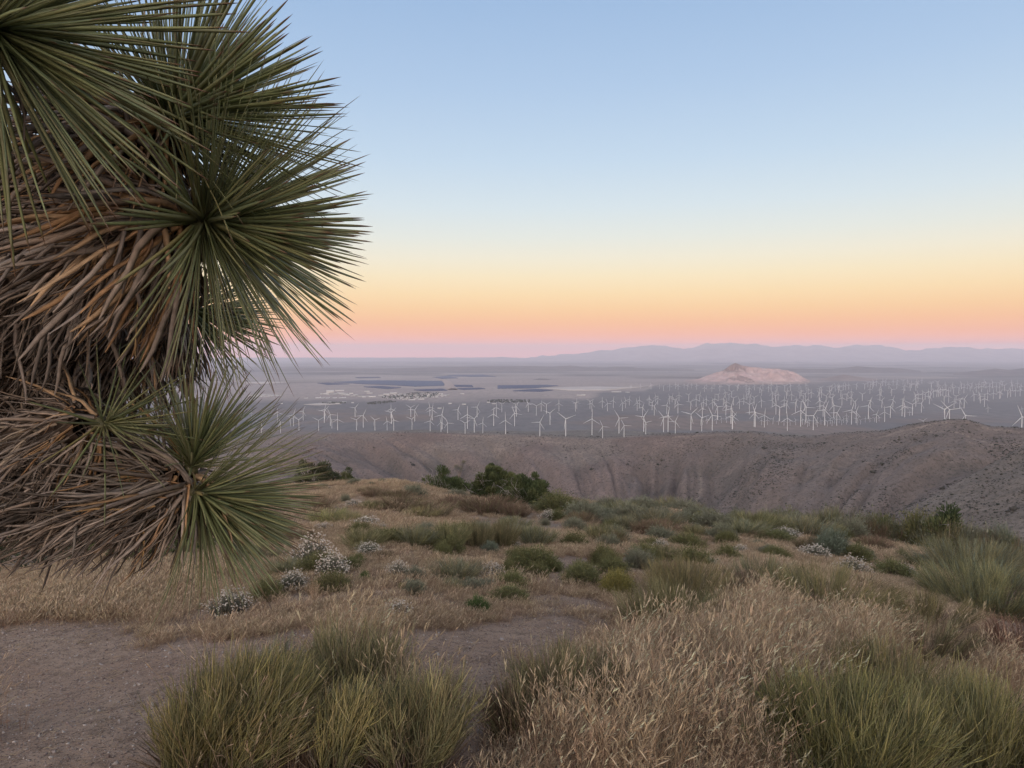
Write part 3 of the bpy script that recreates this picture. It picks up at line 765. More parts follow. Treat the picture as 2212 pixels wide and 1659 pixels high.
ORD = ['first', 'second', 'third', 'fourth', 'fifth', 'sixth', 'seventh', 'eighth', 'ninth', 'tenth', 'eleventh', 'twelfth', 'thirteenth', 'fourteenth', 'fifteenth', 'sixteenth', 'seventeenth', 'eighteenth', 'nineteenth', 'twentieth']
def ordinal(i):
    if i < 20: return ORD[i]
    t_ = ['twenty', 'thirty', 'forty', 'fifty'][(i + 1) // 10 - 2]; r_ = (i + 1) % 10
    return t_ + '-' + ORD[r_ - 1] if r_ else t_[:-1] + 'ieth'
stand.sort(key=lambda s_: -(s_[8] - s_[7]))
n_ind = 300
ind, rest = stand[:n_ind], stand[n_ind:]
def pose(th):
    th = th % 120
    if th < 9 or th > 111: return 'one blade straight up'
    if 48 <= th <= 72: return 'blades in a Y'
    if th < 48: return 'top blade leaning right'
    return 'top blade leaning left'
def sector(px):
    if px < 300: return 'beside the spiky tree'
    if px < 400: return 'below the airfield'
    if px < 500: return 'below the solar fields'
    if px < 600: return 'below the low dark hills'
    if px < 690: return 'left of the quarried hill'
    if px < 760: return 'below the left quarried hill'
    if px < 815: return 'below the right quarried hill'
    if px < 880: return 'right of the quarried hill'
    if px < 940: return 'left of the round hilltop'
    return 'beyond the round hilltop'
bucket = {}
for s_ in ind:
    hubpx = s_[8] - s_[7]
    size = 'tall white wind turbine' if hubpx > 11.5 else 'mid-sized white wind turbine' if hubpx > 7.2 else 'small white wind turbine' if s_[3] > 3600 else 'short white wind turbine'
    onr = abs(s_[3] - float(np.interp(s_[0] / s_[1], RD_U, RD_D))) < 260
    where = 'on the brown ridge' if onr else 'behind the ridge' if s_[3] < 4600 else 'on the plain' if s_[3] < 8200 else 'far out on the plain'
    bucket.setdefault((size, where, sector(s_[6]), pose(s_[5])), []).append(s_)
for (size, where, sec, po), L in bucket.items():
    L.sort(key=lambda s_: s_[6])
    for i, s_ in enumerate(L):
        x, y, z, dep, hubh, th, px, hy, by = s_
        lab = size + ' ' + where + ' ' + sec + ', ' + po
        lab = lab.replace('below the', 'below').replace('left of the', 'left of').replace('right of the', 'right of').replace('beside the spiky', 'beside spiky').replace('beyond the', 'beyond')
        lab = lab.replace('far out on the plain', 'far out on plain')
        if len(L) > 1 and len(lab.split()) > 15: lab = lab.replace(' wind turbine', ' turbine')
        if len(L) > 1: lab = ordinal(i) + ' '+ ' ' + lab
        yaw = -math.atan2(x, y) + random.uniform(-.5, .35)
        if by - hy > 9.5:
            t_ = link('wind_turbine', None, None, (x, y, z)); t_.empty_display_size = 5
            t_.rotation_euler = (0, 0, yaw); t_.scale = (hubh,) * 3
            link('tower', me_tower if by - hy > 11 else me_tower, t_)
            link('nacelle', me_nac, t_)
            hb = link('hub', me_hub, t_, (0, -.062, 1.0)); hb.rotation_euler = (0, math.radians(th), 0)
            for j in range(3):
                bl = link('blade', me_blade, hb); bl.rotation_euler = (0, math.radians(120 * j), 0)
        else:
            t_ = link('wind_turbine', single(th), None, (x, y, z))
            t_.rotation_euler = (0, 0, yaw); t_.scale = (hubh * random.uniform(.97, 1.03), hubh, hubh)
        tag(t_, lab, 'wind turbine', 'white wind turbines of the wind farm')
# the rest, farthest and smallest, as one mass
gs = []
for x, y, z, dep, hubh, th, *_ in rest:
    m_ = single(th)
    v = np.empty(len(m_.vertices) * 3, np.float32); m_.vertices.foreach_get('co', v); v = v.reshape(-1, 3) * hubh
    lp = np.empty(len(m_.loops), np.int32); m_.loops.foreach_get('vertex_index', lp)
    a_ = -math.atan2(x, y); c_, s__ = math.cos(a_), math.sin(a_)
    v = np.stack([v[:, 0] * c_ - v[:, 1] * s__ + x, v[:, 0] * s__ + v[:, 1] * c_ + y, v[:, 2] + z], 1)
    gs.append((v, lp.reshape(-1, 4), np.full((len(v), 3), .8)))
if gs:
    tag(obj('distant_turbines', gs, M_white, None, True, 'stuff'), 'farthest tiny white wind turbines scattered over the plain', 'wind turbine')

# ================================================================== THE FAR TOWN AND AIRFIELD
def building(px, py, w, h, d, label, roof=True, col=(.60, .58, .55), group='pale buildings of the far town', rz=0.0):
    p = hit(np.array([px * D2P]), np.array([py * D2P]))[0]
    t_ = link('building', None, None, (p[0], p[1], p[2])); t_.rotation_euler = (0, 0, rz - math.atan2(p[0], p[1]))
    obj('wall', [boxg(0, 0, h / 2 - 2, w, d, h + 4, col)], M_build, t_)
    V = np.array([(-w / 2 - 1, -d / 2 - 1, h), (w / 2 + 1, -d / 2 - 1, h), (w / 2 + 1, d / 2 + 1, h), (-w / 2 - 1, d / 2 + 1, h), (-w / 2 - 1, 0, h * 1.25), (w / 2 + 1, 0, h * 1.25)], float)
    obj('roof', [(V, np.array([(0, 1, 5, 4), (2, 3, 4, 5)]), np.tile(np.array(col) * .92, (6, 1))), (V, np.array([(3, 0, 4), (1, 2, 5)]), np.tile(np.array(col) * .92, (6, 1)))], M_build, t_)
    tag(t_, label, 'building', group)
def T1(px, py): return ((960 + px / 3.687) / 1.8517, (1560 + py / 3.687) / 1.8517)
for px, py, w, h, d, lab in [
    (1330, 42, 120, 28, 60, 'large pale hangar, tallest building of the airfield'),
    (1285, 60, 60, 14, 40, 'low pale shed left in front of the largest hangar'),
    (1225, 62, 80, 10, 40, 'long low white shed left of the largest hangar'),
    (1500, 55, 75, 12, 40, 'low white shed right in front of the largest hangar'),
    (1470, 14, 150, 12, 60, 'wide pale hangar behind the largest one, on the right'),
    (1590, 78, 70, 10, 40, 'low pale shed right of the hangars near the airliners'),
    (1640, 55, 60, 10, 40, 'pale flat shed between hangars and town'),
    (1700, 80, 60, 10, 40, 'pale shed at the left edge of the town'),
    (1875, 24, 90, 10, 50, 'isolated pale building behind the town, left of solar strip'),
    (1910, 52, 90, 10, 50, 'pale building behind the left end of the town'),
    (1950, 103, 100, 10, 50, 'long white shed in front of the town'),
    (2080, 88, 80, 10, 40, 'white shed at the left front of the town'),
    (2165, 70, 80, 12, 40, 'white building within the left half of the town'),
    (1330, 188, 60, 8, 30, 'left white building in the tree belt below the airliners'),
    (1440, 205, 50, 8, 30, 'middle white building in the tree belt below the airliners'),
    (1520, 186, 80, 8, 30, 'right white building in the tree belt below the airliners'),
    (1660, 192, 30, 7, 20, 'small white building at the right end of the tree belt'),
    (612, 203, 30, 6, 20, 'lone white building on the scrub plain left of the airfield')]:
    q = T1(px, py); building(q[0], q[1], w * .62, h * .8, d * .6, lab)
def T2(px, py): return ((1520 + px / 3.687) / 1.8517, (1560 + py / 3.687) / 1.8517)
for px, py, w, h, d, lab in [
    (90, 68, 80, 10, 40, 'long pale shed on the left side of the town'), (200, 52, 110, 10, 50, 'long pale building behind the town trees at left'),
    (470, 150, 90, 8, 40, 'left of the two long white sheds before the town'), (610, 142, 80, 9, 40, 'right of the two long white sheds before the town'),
    (730, 100, 60, 9, 40, 'white building among the trees of the town'), (985, 80, 70, 8, 40, 'white building at the right end of the town'),
    (1215, 58, 60, 7, 30, 'pale low building right of the town on the tan plain'), (880, 275, 45, 7, 25, 'lone white building on the scrub plain below the town'),
    (1240, 215, 50, 7, 25, 'white building in the scrub plain right of the town'), (1035, 203, 40, 7, 20, 'small white house in scrub below the right end of town'),
    (1600, 185, 40, 7, 20, 'small white house in the eastern tree belt'), (1680, 206, 50, 7, 25, 'white building below the eastern tree belt'), (1900, 172, 50, 7, 25, 'white building in the middle of the eastern tree belt')]:
    q = T2(px, py); building(q[0], q[1], w * .62, h * .8, d * .6, lab)
def T3b(px, py): return ((2080 + px / 4.254) / 1.8517, (1540 + py / 4.254) / 1.8517)
for px, py, w, h, d, lab in [
    (1010, 178, 70, 8, 35, 'left white shed on the plain in front of the pale field'), (1080, 178, 50, 12, 35, 'right white shed on the plain in front of the pale field'),
    (1640, 120, 140, 8, 50, 'long pale shed right below the pale dry field'), (1830, 127, 60, 7, 30, 'small pale shed right of the long shed by the pale field')]:
    q = T3b(px, py); building(q[0], q[1], w * .7, h * .8, d * .6, lab)

# airliners parked on the far airfield
def airliner_geo():
    fz = tubes(np.array([[[-20, 0, 4.2], [-18.5, 0, 4.4], [-15, 0, 4.6], [10, 0, 4.6], [16, 0, 5.2], [20, 0, 5.8]]], float), np.array([[.3, 1.3, 2.1, 2.1, 1.3, .3]]), 8, up=np.array([[0, 0, 1.]]), col=WHT)
    def wing(p, q, c0, c1, tk):
        p = np.array(p, float); q = np.array(q, float)
        V = np.array([p + (-c0 / 2, 0, tk), p + (c0 / 2, 0, tk), q + (c1 / 2, 0, tk), q + (-c1 / 2, 0, tk), p + (-c0 / 2, 0, -tk), p + (c0 / 2, 0, -tk), q + (c1 / 2, 0, -tk), q + (-c1 / 2, 0, -tk)])
        return V, np.array([(0, 1, 2, 3), (7, 6, 5, 4), (0, 3, 7, 4), (1, 5, 6, 2), (2, 6, 7, 3), (0, 4, 5, 1)]), np.tile(WHT, (8, 1))
    ws = [wing((0, 0, 3.8), (6, s * 18, 5), 8, 2.5, .25) for s in (-1, 1)] + [wing((17, 0, 6), (19.5, s * 6.5, 6.3), 4, 2, .15) for s in (-1, 1)]
    fin = wing((16.5, 0, 0), (20, 0, 0), 6, 3, .2)
    V = fin[0].copy(); V = np.stack([V[:, 0], V[:, 2], np.where(np.arange(8) % 4 < 2, 5.5, 13.5)], 1)
    eng = [tubes(np.array([[[-3, s * 6.5, 2.6], [1.5, s * 6.5, 2.6]]], float), 1.1, 6, up=np.array([[0, 0, 1.]]), col=WHT * .6) for s in (-1, 1)]
    leg = [tubes(np.array([[[x_, y_, -.2], [x_, y_, 3.2]]], float), .35, 4, up=np.array([[0, 1., 0]]), col=WHT * .3) for x_, y_ in ((-14, 0), (2, -3), (2, 3))]
    return fz, ws, (V, fin[1], fin[2]), eng, leg
fz, ws, fin, eng, leg = airliner_geo()
AL = [(975, 127, 'leftmost'), (1150, 124, 'second and largest'), (1215, 124, 'third from left'), (1290, 124, 'fourth from left'), (1395, 122, 'fifth from left'), (1487, 122, 'second from right'), (1535, 121, 'rightmost')]
for i, (px, py, w_) in enumerate(AL):
    q = T1(px, py); p = hit(np.array([q[0] * D2P]), np.array([q[1] * D2P]))[0]
    if i == 0:
        air = link('airliner', None)
        obj('fuselage', [fz] + leg, M_white, air, True); 
        for w__ in ws[:2]: obj('wing', [w__], M_white, air)
        obj('tail', ws[2:] + [fin], M_white, air)
        for e__ in eng: obj('engine', [e__], M_white, air)
        a_ = air
    else: a_ = copy_tree(air)
    a_.location = (p[0], p[1], p[2]); a_.rotation_euler = (0, 0, math.radians(10 * (i % 2)) - .1); sc_ = 1.15 if i == 1 else .85
    a_.scale = (sc_,) * 3
    tag(a_, w_ + ' of the white airliners in the far airfield row', 'airliner', 'airliners parked on the far airfield')

# parked small craft and sheds left, the town: uncountable masses
def mass(name, poly, n, wr, hr, cols, mat, label, cat, tree=False):
    g = poly_ground(poly); lo, hi = g.min(0), g.max(0); pts = []
    while len(pts) < n:
        q = R.uniform(lo, hi, (n * 3, 2)); q = q[inside(g, q[:, 0], q[:, 1])]; pts.extend(q.tolist())
    P_ = np.array(pts[:n]); z = H(P_[:, 0], P_[:, 1])
    gs = []
    if tree:
        r = R.uniform(*wr, n); c = np.array(cols)[R.integers(0, len(cols), n)]
        gs.append(blobs(np.column_stack([P_, z + r * .6]), r, c, .25, .8))
    else:
        for (x, y), zz in zip(P_, z):
            h = R.uniform(*hr); gs.append(boxg(x, y, zz + h / 2 - 1, R.uniform(*wr), R.uniform(*wr), h + 2, cols[R.integers(len(cols))], R.uniform(0, 3)))
    tag(obj(name, gs, mat, None, False, 'stuff'), label, cat)
PALE = [(.60, .59, .57), (.46, .44, .41), (.36, .33, .31), (.54, .52, .50)]
GRN = [(.05, .065, .05), (.07, .08, .055), (.09, .09, .07)]
mass('parked_vehicles', [T1(110, 98), T1(180, 70), T1(350, 66), T1(640, 78), T1(560, 90), T1(300, 107)], 170, (10, 22), (3, 6), PALE, M_build, 'white specks of parked vehicles and trailers left of the airfield', 'vehicles')
mass('far_houses', [T2(10, 80), T2(300, 60), T2(520, 48), T2(900, 50), T2(990, 85), T2(700, 130), T2(400, 150), T2(20, 120)], 220, (8, 20), (4, 7), PALE, M_build, 'pale houses and sheds of the far town', 'houses')
mass('far_trees', [T2(10, 90), T2(300, 75), T2(520, 38), T2(860, 42), T2(900, 75), T2(700, 120), T2(400, 135), T2(20, 125)], 300, (4, 8), (0, 0), GRN, M_foliage, 'dark trees between the houses of the far town', 'trees', True)
mass('far_trees', [T1(1180, 195), T1(1300, 182), T1(1560, 188), T1(1560, 205), T1(1300, 207)], 60, (4, 8), (0, 0), GRN, M_foliage, 'dark tree belt below the parked airliners', 'trees', True)
mass('far_trees', [T1(1800, 205), T1(2000, 175), T1(2210, 160), T2(250, 175), T2(0, 205), T1(1900, 215)], 90, (4, 7), (0, 0), GRN, M_foliage, 'dark tree belt on the scrub plain below the town', 'trees', True)
mass('far_trees', [T2(1560, 165), T2(1700, 145), T2(2200, 150), T2(2210, 180), T2(1900, 190), T2(1640, 185)], 120, (4, 8), (0, 0), GRN, M_foliage, 'dark tree belt right of the town', 'trees', True)
mass('far_houses', [T1(1180, 62), T1(1500, 45), T1(1660, 75), T1(1960, 100), T1(1850, 112), T1(1500, 80)], 70, (12, 30), (4, 8), PALE, M_build, 'pale sheds between the airfield hangars', 'sheds')

# desert scrub dotting the brown hills
def instances(name, P_, rot, scl, idx, protos, label, cat):
    """one uncountable mass: the prototypes stood on many points"""
    me = bpy.data.meshes.new(name)
    me.vertices.add(len(P_)); me.vertices.foreach_set('co', np.asarray(P_, np.float32).ravel())
    for nm, ty, arr in (('rot', 'FLOAT_VECTOR', rot), ('scl', 'FLOAT_VECTOR', scl), ('idx', 'INT', idx)):
        a = me.attributes.new(nm, ty, 'POINT')
        a.data.foreach_set('vector' if ty == 'FLOAT_VECTOR' else 'value', np.asarray(arr, np.int32 if ty == 'INT' else np.float32).ravel())
    me.update()
    o = link(name, me)
    ng = bpy.data.node_groups.new(name + '_scatter', 'GeometryNodeTree')
    ng.interface.new_socket('Geometry', in_out='INPUT', socket_type='NodeSocketGeometry')
    ng.interface.new_socket('Geometry', in_out='OUTPUT', socket_type='NodeSocketGeometry')
    gi = ng.nodes.new('NodeGroupInput'); go = ng.nodes.new('NodeGroupOutput')
    iop = ng.nodes.new('GeometryNodeInstanceOnPoints')
    g2i = ng.nodes.new('GeometryNodeGeometryToInstance')
    for p in reversed(protos):
        oi = ng.nodes.new('GeometryNodeObjectInfo'); oi.inputs['Object'].default_value = p
        ng.links.new(oi.outputs['Geometry'], g2i.inputs[0])
    def att(nm, ty):
        a = ng.nodes.new('GeometryNodeInputNamedAttribute'); a.data_type = ty; a.inputs['Name'].default_value = nm; return a.outputs[0]
    ng.links.new(gi.outputs[0], iop.inputs['Points']); ng.links.new(g2i.outputs[0], iop.inputs['Instance'])
    iop.inputs['Pick Instance'].default_value = True
    ng.links.new(att('idx', 'INT'), iop.inputs['Instance Index'])
    e2r = ng.nodes.new('FunctionNodeEulerToRotation'); ng.links.new(att('rot', 'FLOAT_VECTOR'), e2r.inputs[0])
    ng.links.new(e2r.outputs[0], iop.inputs['Rotation'])
    ng.links.new(att('scl', 'FLOAT_VECTOR'), iop.inputs['Scale'])
    ng.links.new(iop.outputs[0], go.inputs[0])
    md = o.modifiers.new('scatter', 'NODES'); md.node_group = ng
    tag(o, label, cat, kind='stuff')
    return o
def proto(name, geos, mat): return bpy.data.objects.new(name, make_mesh(name, geos, mat))

n = 230000
uq = R.uniform(-.72, .78, n); dq = np.sqrt(R.uniform(900 ** 2, 2900 ** 2, n))
xq = dq * np.sin(np.arctan(uq)); yq = dq * np.cos(np.arctan(uq))
spd = np.interp(uq, SP_U, SP_D)
onsp = (uq > .42) & (dq < spd + 40)
dens = .05 + .55 * ss(fbm(xq / 110, yq / 110, 501, 4), .0, .32) * (.35 + .65 * ss(uq, -.1, .3))
dens = np.where(onsp, .6 * ss(fbm(xq / 60, yq / 60, 503, 3), -.3, .2) + .1, dens)
crease = (uq > .40) & (dq > spd + 10) & (dq < spd + 330) & (fbm(xq / 80, yq / 80, 507, 3) > -.12)
dens = np.where(crease, .8, dens)
dcq = np.interp(uq, RD_U, RD_D)
dens = np.where(dq > dcq - 40, np.minimum(dens, .12), dens)
keep = R.uniform(size=n) < dens * .9
xq, yq, onsp = xq[keep], yq[keep], onsp[keep]
zq = H(xq, yq); m_ = len(xq)
sz = R.lognormal(.55, .38, m_) * np.where(onsp, .62, .76)
big = R.uniform(size=m_) < .004; sz = np.where(big, sz * 3.0, sz)
bl = [proto('scrub_bush', [blobs(np.array([[0, 0, .3], [.6, .2, .15], [-.4, .5, .2]]), np.array([.8, .55, .5]), np.array([c_]), .3, .75)], M_foliage) for c_ in ((.058, .055, .04), (.07, .065, .047), (.045, .048, .034), (.085, .07, .053))]
instances('scrub', np.column_stack([xq, yq, zq]), np.column_stack([np.zeros(m_), np.zeros(m_), R.uniform(0, 6.3, m_)]), np.column_stack([sz, sz, sz * R.uniform(.7, 1.1, m_)]), R.integers(0, 4, m_), bl, 'dark desert scrub dotting the brown hillsides', 'scrub')

# ================================================================== PLANTS ON THE HILLTOP
def A(*c): return np.array(c, float)
def fan_stalks(n, base_r, h, spread, lean=(0, 0), curve=.5, cl=12, seg=5, rad=.0022, cols=None, hv=(.7, 1.05), woody=.25, wcol=(.20, .16, .12), droop=0.0, tipr=.25):
    """broom-like stems: n stalks in bunches, fanning out of a base patch; unit size is metres"""
    nb = max(3, n // cl)
    ang = R.uniform(0, 2 * math.pi, nb); rr = np.sqrt(R.uniform(0, 1, nb))
    bx = np.stack([np.cos(ang) * rr, np.sin(ang) * rr], 1)
    bi = R.integers(0, nb, n)
    b0 = bx[bi] * base_r + R.normal(0, .05 * base_r + .004, (n, 2))
    hh = h * R.uniform(*hv, n) * (1 - .30 * (np.linalg.norm(bx[bi], axis=1) ** 2))
    out = bx[bi] * spread * h + R.normal(0, .085 * h, (n, 2)) + R.normal(0, .05 * h, (nb, 2))[bi] + np.array(lean) * h * R.uniform(.6, 1.3, (n, 1))
    t = np.linspace(0, 1, seg + 1)[None, :, None]
    xy = b0[:, None, :] + out[:, None, :] * (t ** (1 + curve)) * .6 + out[:, None, :] * t * .4
    wig = R.normal(0, .012 * h, (n, seg + 1, 2)); wig[:, 0] = 0
    xy = xy + wig * t
    z = hh[:, None] * (t[..., 0] * (1 + droop) - droop * t[..., 0] ** 2.5) - .02
    C = np.concatenate([xy, z[..., None]], -1)
    rd = rad * (1 - t[..., 0] * (1 - tipr)) * R.uniform(.7, 1.3, (n, 1))
    cb = np.array(cols)[R.integers(0, len(cols), n)] * R.uniform(.65, 1.35, (n, 1)) * R.uniform(.68, 1.3, (nb, 1))[bi]
    w = (1 - ss(t[..., 0], woody * .5, woody * 1.6))[..., None]
    col = cb[:, None, :] * (1 - w) + np.array(wcol) * w
    return C, rd, col
EPH = [A(.235, .225, .115), A(.285, .262, .13), A(.195, .198, .108), A(.34, .29, .155), A(.25, .23, .135)]
EPY = [A(.30, .275, .115), A(.36, .31, .13), A(.25, .24, .105), A(.39, .32, .165)]
GRY = [A(.21, .22, .15), A(.245, .25, .175), A(.18, .19, .13), A(.265, .255, .185)]
TEAL = [A(.20, .235, .175), A(.235, .265, .20), A(.165, .20, .145)]
BRN = [A(.24, .165, .115), A(.29, .20, .14), A(.20, .14, .10), A(.25, .195, .13)]
OLV = [A(.16, .165, .07), A(.20, .19, .085), A(.13, .14, .065)]
YEL = [A(.27, .235, .075), A(.31, .26, .09), A(.21, .20, .075)]
GRN_ = [A(.10, .145, .05), A(.13, .17, .06), A(.085, .12, .05)]
STRAW = [A(.54, .42, .285), A(.61, .49, .345), A(.47, .36, .24), A(.43, .31, .21)]
REDD = [A(.33, .205, .135), A(.39, .26, .175), A(.27, .165, .115)]
SILV = [A(.20, .205, .165), A(.165, .17, .135), A(.235, .23, .19)]

def side_twigs(C, rd, col, per=2, ln=.16, h=1.0):
    n, s, _ = C.shape
    k = R.integers(1, s - 1, (n, per)); idx = np.arange(n)[:, None]
    p = C[idx, k].reshape(-1, 3); d = nrm((C[idx, np.minimum(k + 1, s - 1)] - C[idx, k]).reshape(-1, 3) + R.normal(0, .0, (n * per, 3)))
    d2 = nrm(d + R.normal(0, .38, d.shape)); L = ln * h * R.uniform(.5, 1.2, (len(p), 1))
    t = np.linspace(0, 1, 3)[None, :, None]
    up_ = np.array([0, 0, .35])
    C2 = p[:, None] + d2[:, None] * L[:, None] * t + up_ * L[:, None] * t * t
    r2 = np.repeat(rd[:, 1], per)[:, None] * np.array([[.7, .55, .25]])
    c2 = col[idx, k].reshape(-1, 1, 3) * np.ones((1, 3, 1))
    return C2, r2, c2

def mesh_broom(name, n, cols, h=1.0, base=.42, spread=.35, lean=(0, 0), rad=.0035, woody=.2, twigs=2, curve=.6, cl=12, seg=5, hv=(.7, 1.05), droop=0.0, mat=None, wcol=(.20, .16, .12)):
    C, rd, col = fan_stalks(n, base, h, spread, lean, curve, cl, seg, rad, cols, hv, woody, wcol, droop)
    g = [tubes(C, rd, 3, col=col)]
    if twigs:
        C2, r2, c2 = side_twigs(C, rd, col, twigs, .22, h); g.append(tubes(C2, r2, 3, col=c2))
    return make_mesh(name, g, mat or M_stalk)

def mesh_mound(name, n, cols, h=.8, w=.55, rad=.004, leafy=0, leafcols=None, lsize=.03, woodcol=(.22, .18, .145), flowers=0, fcol=None, fr=.02):
    """rounded shrub: stems from one crown reaching a lumpy dome; fine leaves towards the tips; returns (stem geo, leaf geo, flower geo)"""
    d = R.normal(size=(n, 3)); d[:, 2] = np.abs(d[:, 2]) * .9 + .08; d = nrm(d)
    lump = 1 + .22 * (vnoise(np.arctan2(d[:, 1], d[:, 0]) * 1.9 + 10, d[:, 2] * 2.6, 5 + n) - .5) * 2
    tip = d * np.array([w, w, h]) * (lump * R.uniform(.80, 1.06, n))[:, None]
    b0 = np.column_stack([R.normal(0, .10 * w, (n, 2)), np.full(n, -.02)])
    t = np.linspace(0, 1, 5)[None, :, None]
    mid = b0 + (tip - b0) * .55 + np.array([0, 0, -.10 * h]) + R.normal(0, .03, (n, 3))
    C = (1 - t) ** 2 * b0[:, None] + 2 * t * (1 - t) * mid[:, None] + t * t * tip[:, None]
    cb = np.array(cols)[R.integers(0, len(cols), n)] * R.uniform(.8, 1.2, (n, 1))
    wv = (1 - ss(t, .3, .75)); col = cb[:, None] * (1 - wv) + np.array(woodcol) * wv
    g = [tubes(C, rad * (1.2 - .85 * t[..., 0]) * R.uniform(.7, 1.3, (n, 1)), 3, col=col)]
    C2, r2, c2 = side_twigs(C, rad * np.ones((n, 5)), col, 3, .20, h); g.append(tubes(C2, r2, 3, col=c2))
    lv = None
    if leafy:
        i = R.integers(0, n, leafy); tt = R.uniform(.5, 1.02, (leafy, 1))
        p = (1 - tt) ** 2 * b0[i] + 2 * tt * (1 - tt) * mid[i] + tt * tt * tip[i] + R.normal(0, .045 * h, (leafy, 3))
        D = nrm(d[i] + R.normal(0, .6, (leafy, 3)) + np.array([0, 0, .4]))
        lc = np.array(leafcols)[R.integers(0, len(leafcols), leafy)] * R.uniform(.75, 1.25, (leafy, 1))
        lv = [cards(p, D, R.uniform(.7, 1.4, leafy) * lsize, R.uniform(.7, 1.2, leafy) * lsize * .16, lc)]
    fl = None
    if flowers:
        i = R.permutation(np.nonzero(d[:, 2] > .25)[0])[:flowers]
        ext = R.uniform(1.02, 1.20, (len(i), 1))
        p = tip[i] * ext
        sc_ = np.stack([tip[i], p], 1)
        g.append(tubes(sc_, .0022, 3, col=A(.30, .22, .16)))
        fp = np.concatenate([p + R.normal(0, .35 * fr, p.shape) for _ in range(3)])
        fl = [blobs(fp, R.uniform(.35, .75, len(fp)) * fr, np.array(fcol)[R.integers(0, len(fcol), len(fp))] * R.uniform(.85, 1.1, (len(fp), 1)), .35, .7)]
    return g, lv, fl
CREAM = [A(.70, .64, .55), A(.62, .55, .46), A(.76, .72, .64), A(.58, .46, .38)]

def mesh_tuft(name, n, cols, h=1.0, base=.12, spread=.45):
    C, rd, col = fan_stalks(n, base, h, spread, (.05, 0), 1.0, 6, 5, .006, cols, (.5, 1.05), .05, cols[-1], .35, .15)
    return make_mesh(name, [tubes(C, rd, 3, col=col)], M_grass)

PROT = {}
def parts_of(key):
    """prototype plant: list of (part name, mesh, kind)"""
    if key in PROT: return PROT[key]
    k = key[0]; v = key[1]
    if k == 'E':    # green broom shrub, mid distance
        r = [('stalk_mass', mesh_broom('stalk', 620, EPH if v % 2 else EPH + GRY, 1.0, .40, .42, (.06, 0), .0072, .22, 2))]
    elif k == 'Y':
        r = [('stalk_mass', mesh_broom('stalk', 600, EPY + EPH, 1.0, .38, .45, (.08, 0), .0072, .22, 2))]
    elif k == 'D':
        r = [('stalk_mass', mesh_broom('stalk', 650, BRN + [EPH[0]], 1.0, .48, .40, (.05, 0), .0066, .4, 2))]
    elif k in 'GS':
        cols = TEAL if k == 'S' else GRY
        g, lv, fl = mesh_mound('m', 620, cols, 1.0, .55, .0052, 1500, cols, .075)
        r = [('stem', make_mesh('stem', g, M_stalk)), ('foliage', make_mesh('foliage', lv, M_foliage))]
    elif k in 'KNL':
        cols = {'K': OLV, 'N': GRN_, 'L': YEL}[k]
        g, lv, fl = mesh_mound('m', 420, cols, 1.0, .58, .0055, 3400, cols, .07)
        r = [('stem', make_mesh('stem', g, M_stalk)), ('foliage', make_mesh('foliage', lv, M_foliage))]
    elif k == 'B':
        g, lv, fl = mesh_mound('m', 380, SILV, 1.0, .62, .0055, 2000, SILV + [OLV[2]], .06, (.17, .13, .11), 380 if v % 3 else 300, CREAM, .030)
        r = [('stem', make_mesh('stem', g, M_stalk)), ('foliage', make_mesh('foliage', lv, M_foliage)), ('blossom', make_mesh('blossom', fl, M_flower))]
    elif k == 'T':
        r = [('blade_mass', mesh_tuft('blade', 130, STRAW, 1.0, .16, .30))]
    PROT[key] = r
    return r
NAME = dict(E='broom_shrub', Y='broom_shrub', D='dry_shrub', G='rabbitbrush', S='rabbitbrush', K='low_shrub', N='low_shrub', L='low_shrub', B='buckwheat_plant', T='grass_tuft')
CAT = dict(E='shrub', Y='shrub', D='shrub', G='shrub', S='shrub', K='shrub', N='shrub', L='shrub', B='flowering shrub', T='grass tuft')
LOOK = dict(E='green broom-like shrub', Y='yellowish green broom-like shrub', D='dry reddish brown shrub', G='grey-green rounded shrub', S='blue-green rounded shrub', K='olive leafy shrub', N='bright green leafy shrub', L='yellowish leafy shrub', B='white-flowered buckwheat', T='pale dry grass tuft')
MADE = []
def stand_height(p, px, py, back, h, m):
    """real height of a plant whose top is seen h above its foot, stood `back` behind the foot"""
    yv = p[1] + back
    top = CAMZ + float(ray(np.array(px * D2P), np.array((py - h) * D2P))[2] / ray(np.array(px * D2P), np.array((py - h) * D2P))[1]) * yv
    return max(top - H1(p[0], yv), .55 * h * m)
def plant(kind, px, py, w, h, label=None, var=None, yaw=None):
    """px, py: foot of the plant, w, h: size, all in the 2212 wide view"""
    p = hit_top(np.array([px * D2P]), np.array([py * D2P]))[0]
    m = p[3] / FPX * D2P
    W, Hh = w * m, stand_height(p, px, py, w * m * .22, h, m)
    var = random.randrange(3) if var is None else var
    pr = parts_of((kind, var))
    if len(pr) == 1:
        o = link(NAME[kind], pr[0][1])
    else:
        o = link(NAME[kind], None); o.empty_display_size = .2
        for nm, me in pr: link(nm, me, o)
    # the unit plants are about 1.2 to 1.5 wide and 1 high
    unit_w = dict(E=1.35, Y=1.35, D=1.4, T=.75).get(kind, 1.28)
    o.location = (p[0], p[1] + W * .22, H1(p[0], p[1] + W * .22) - .01)
    o.scale = (W / unit_w, W / unit_w * random.uniform(.85, 1.1), Hh / 1.0)
    o.rotation_euler = (0, 0, random.uniform(0, 6.28) if yaw is None and kind not in 'EYD' else random.choice((0, .3, -.3, .12)))
    MADE.append([o, kind, px, py, p[3], w, h, label])
    return o
def c6(x, y, s_=1.4747, ox=1000, oy=1700): return (ox + x / s_) / 1.8517, (oy + y / s_) / 1.8517, 1 / s_ / 1.8517
def P6(kind, x, y, w, h, label=None):
    a, b_, k = c6(x, y); return plant(kind, a, b_, w * k, h * k, label)
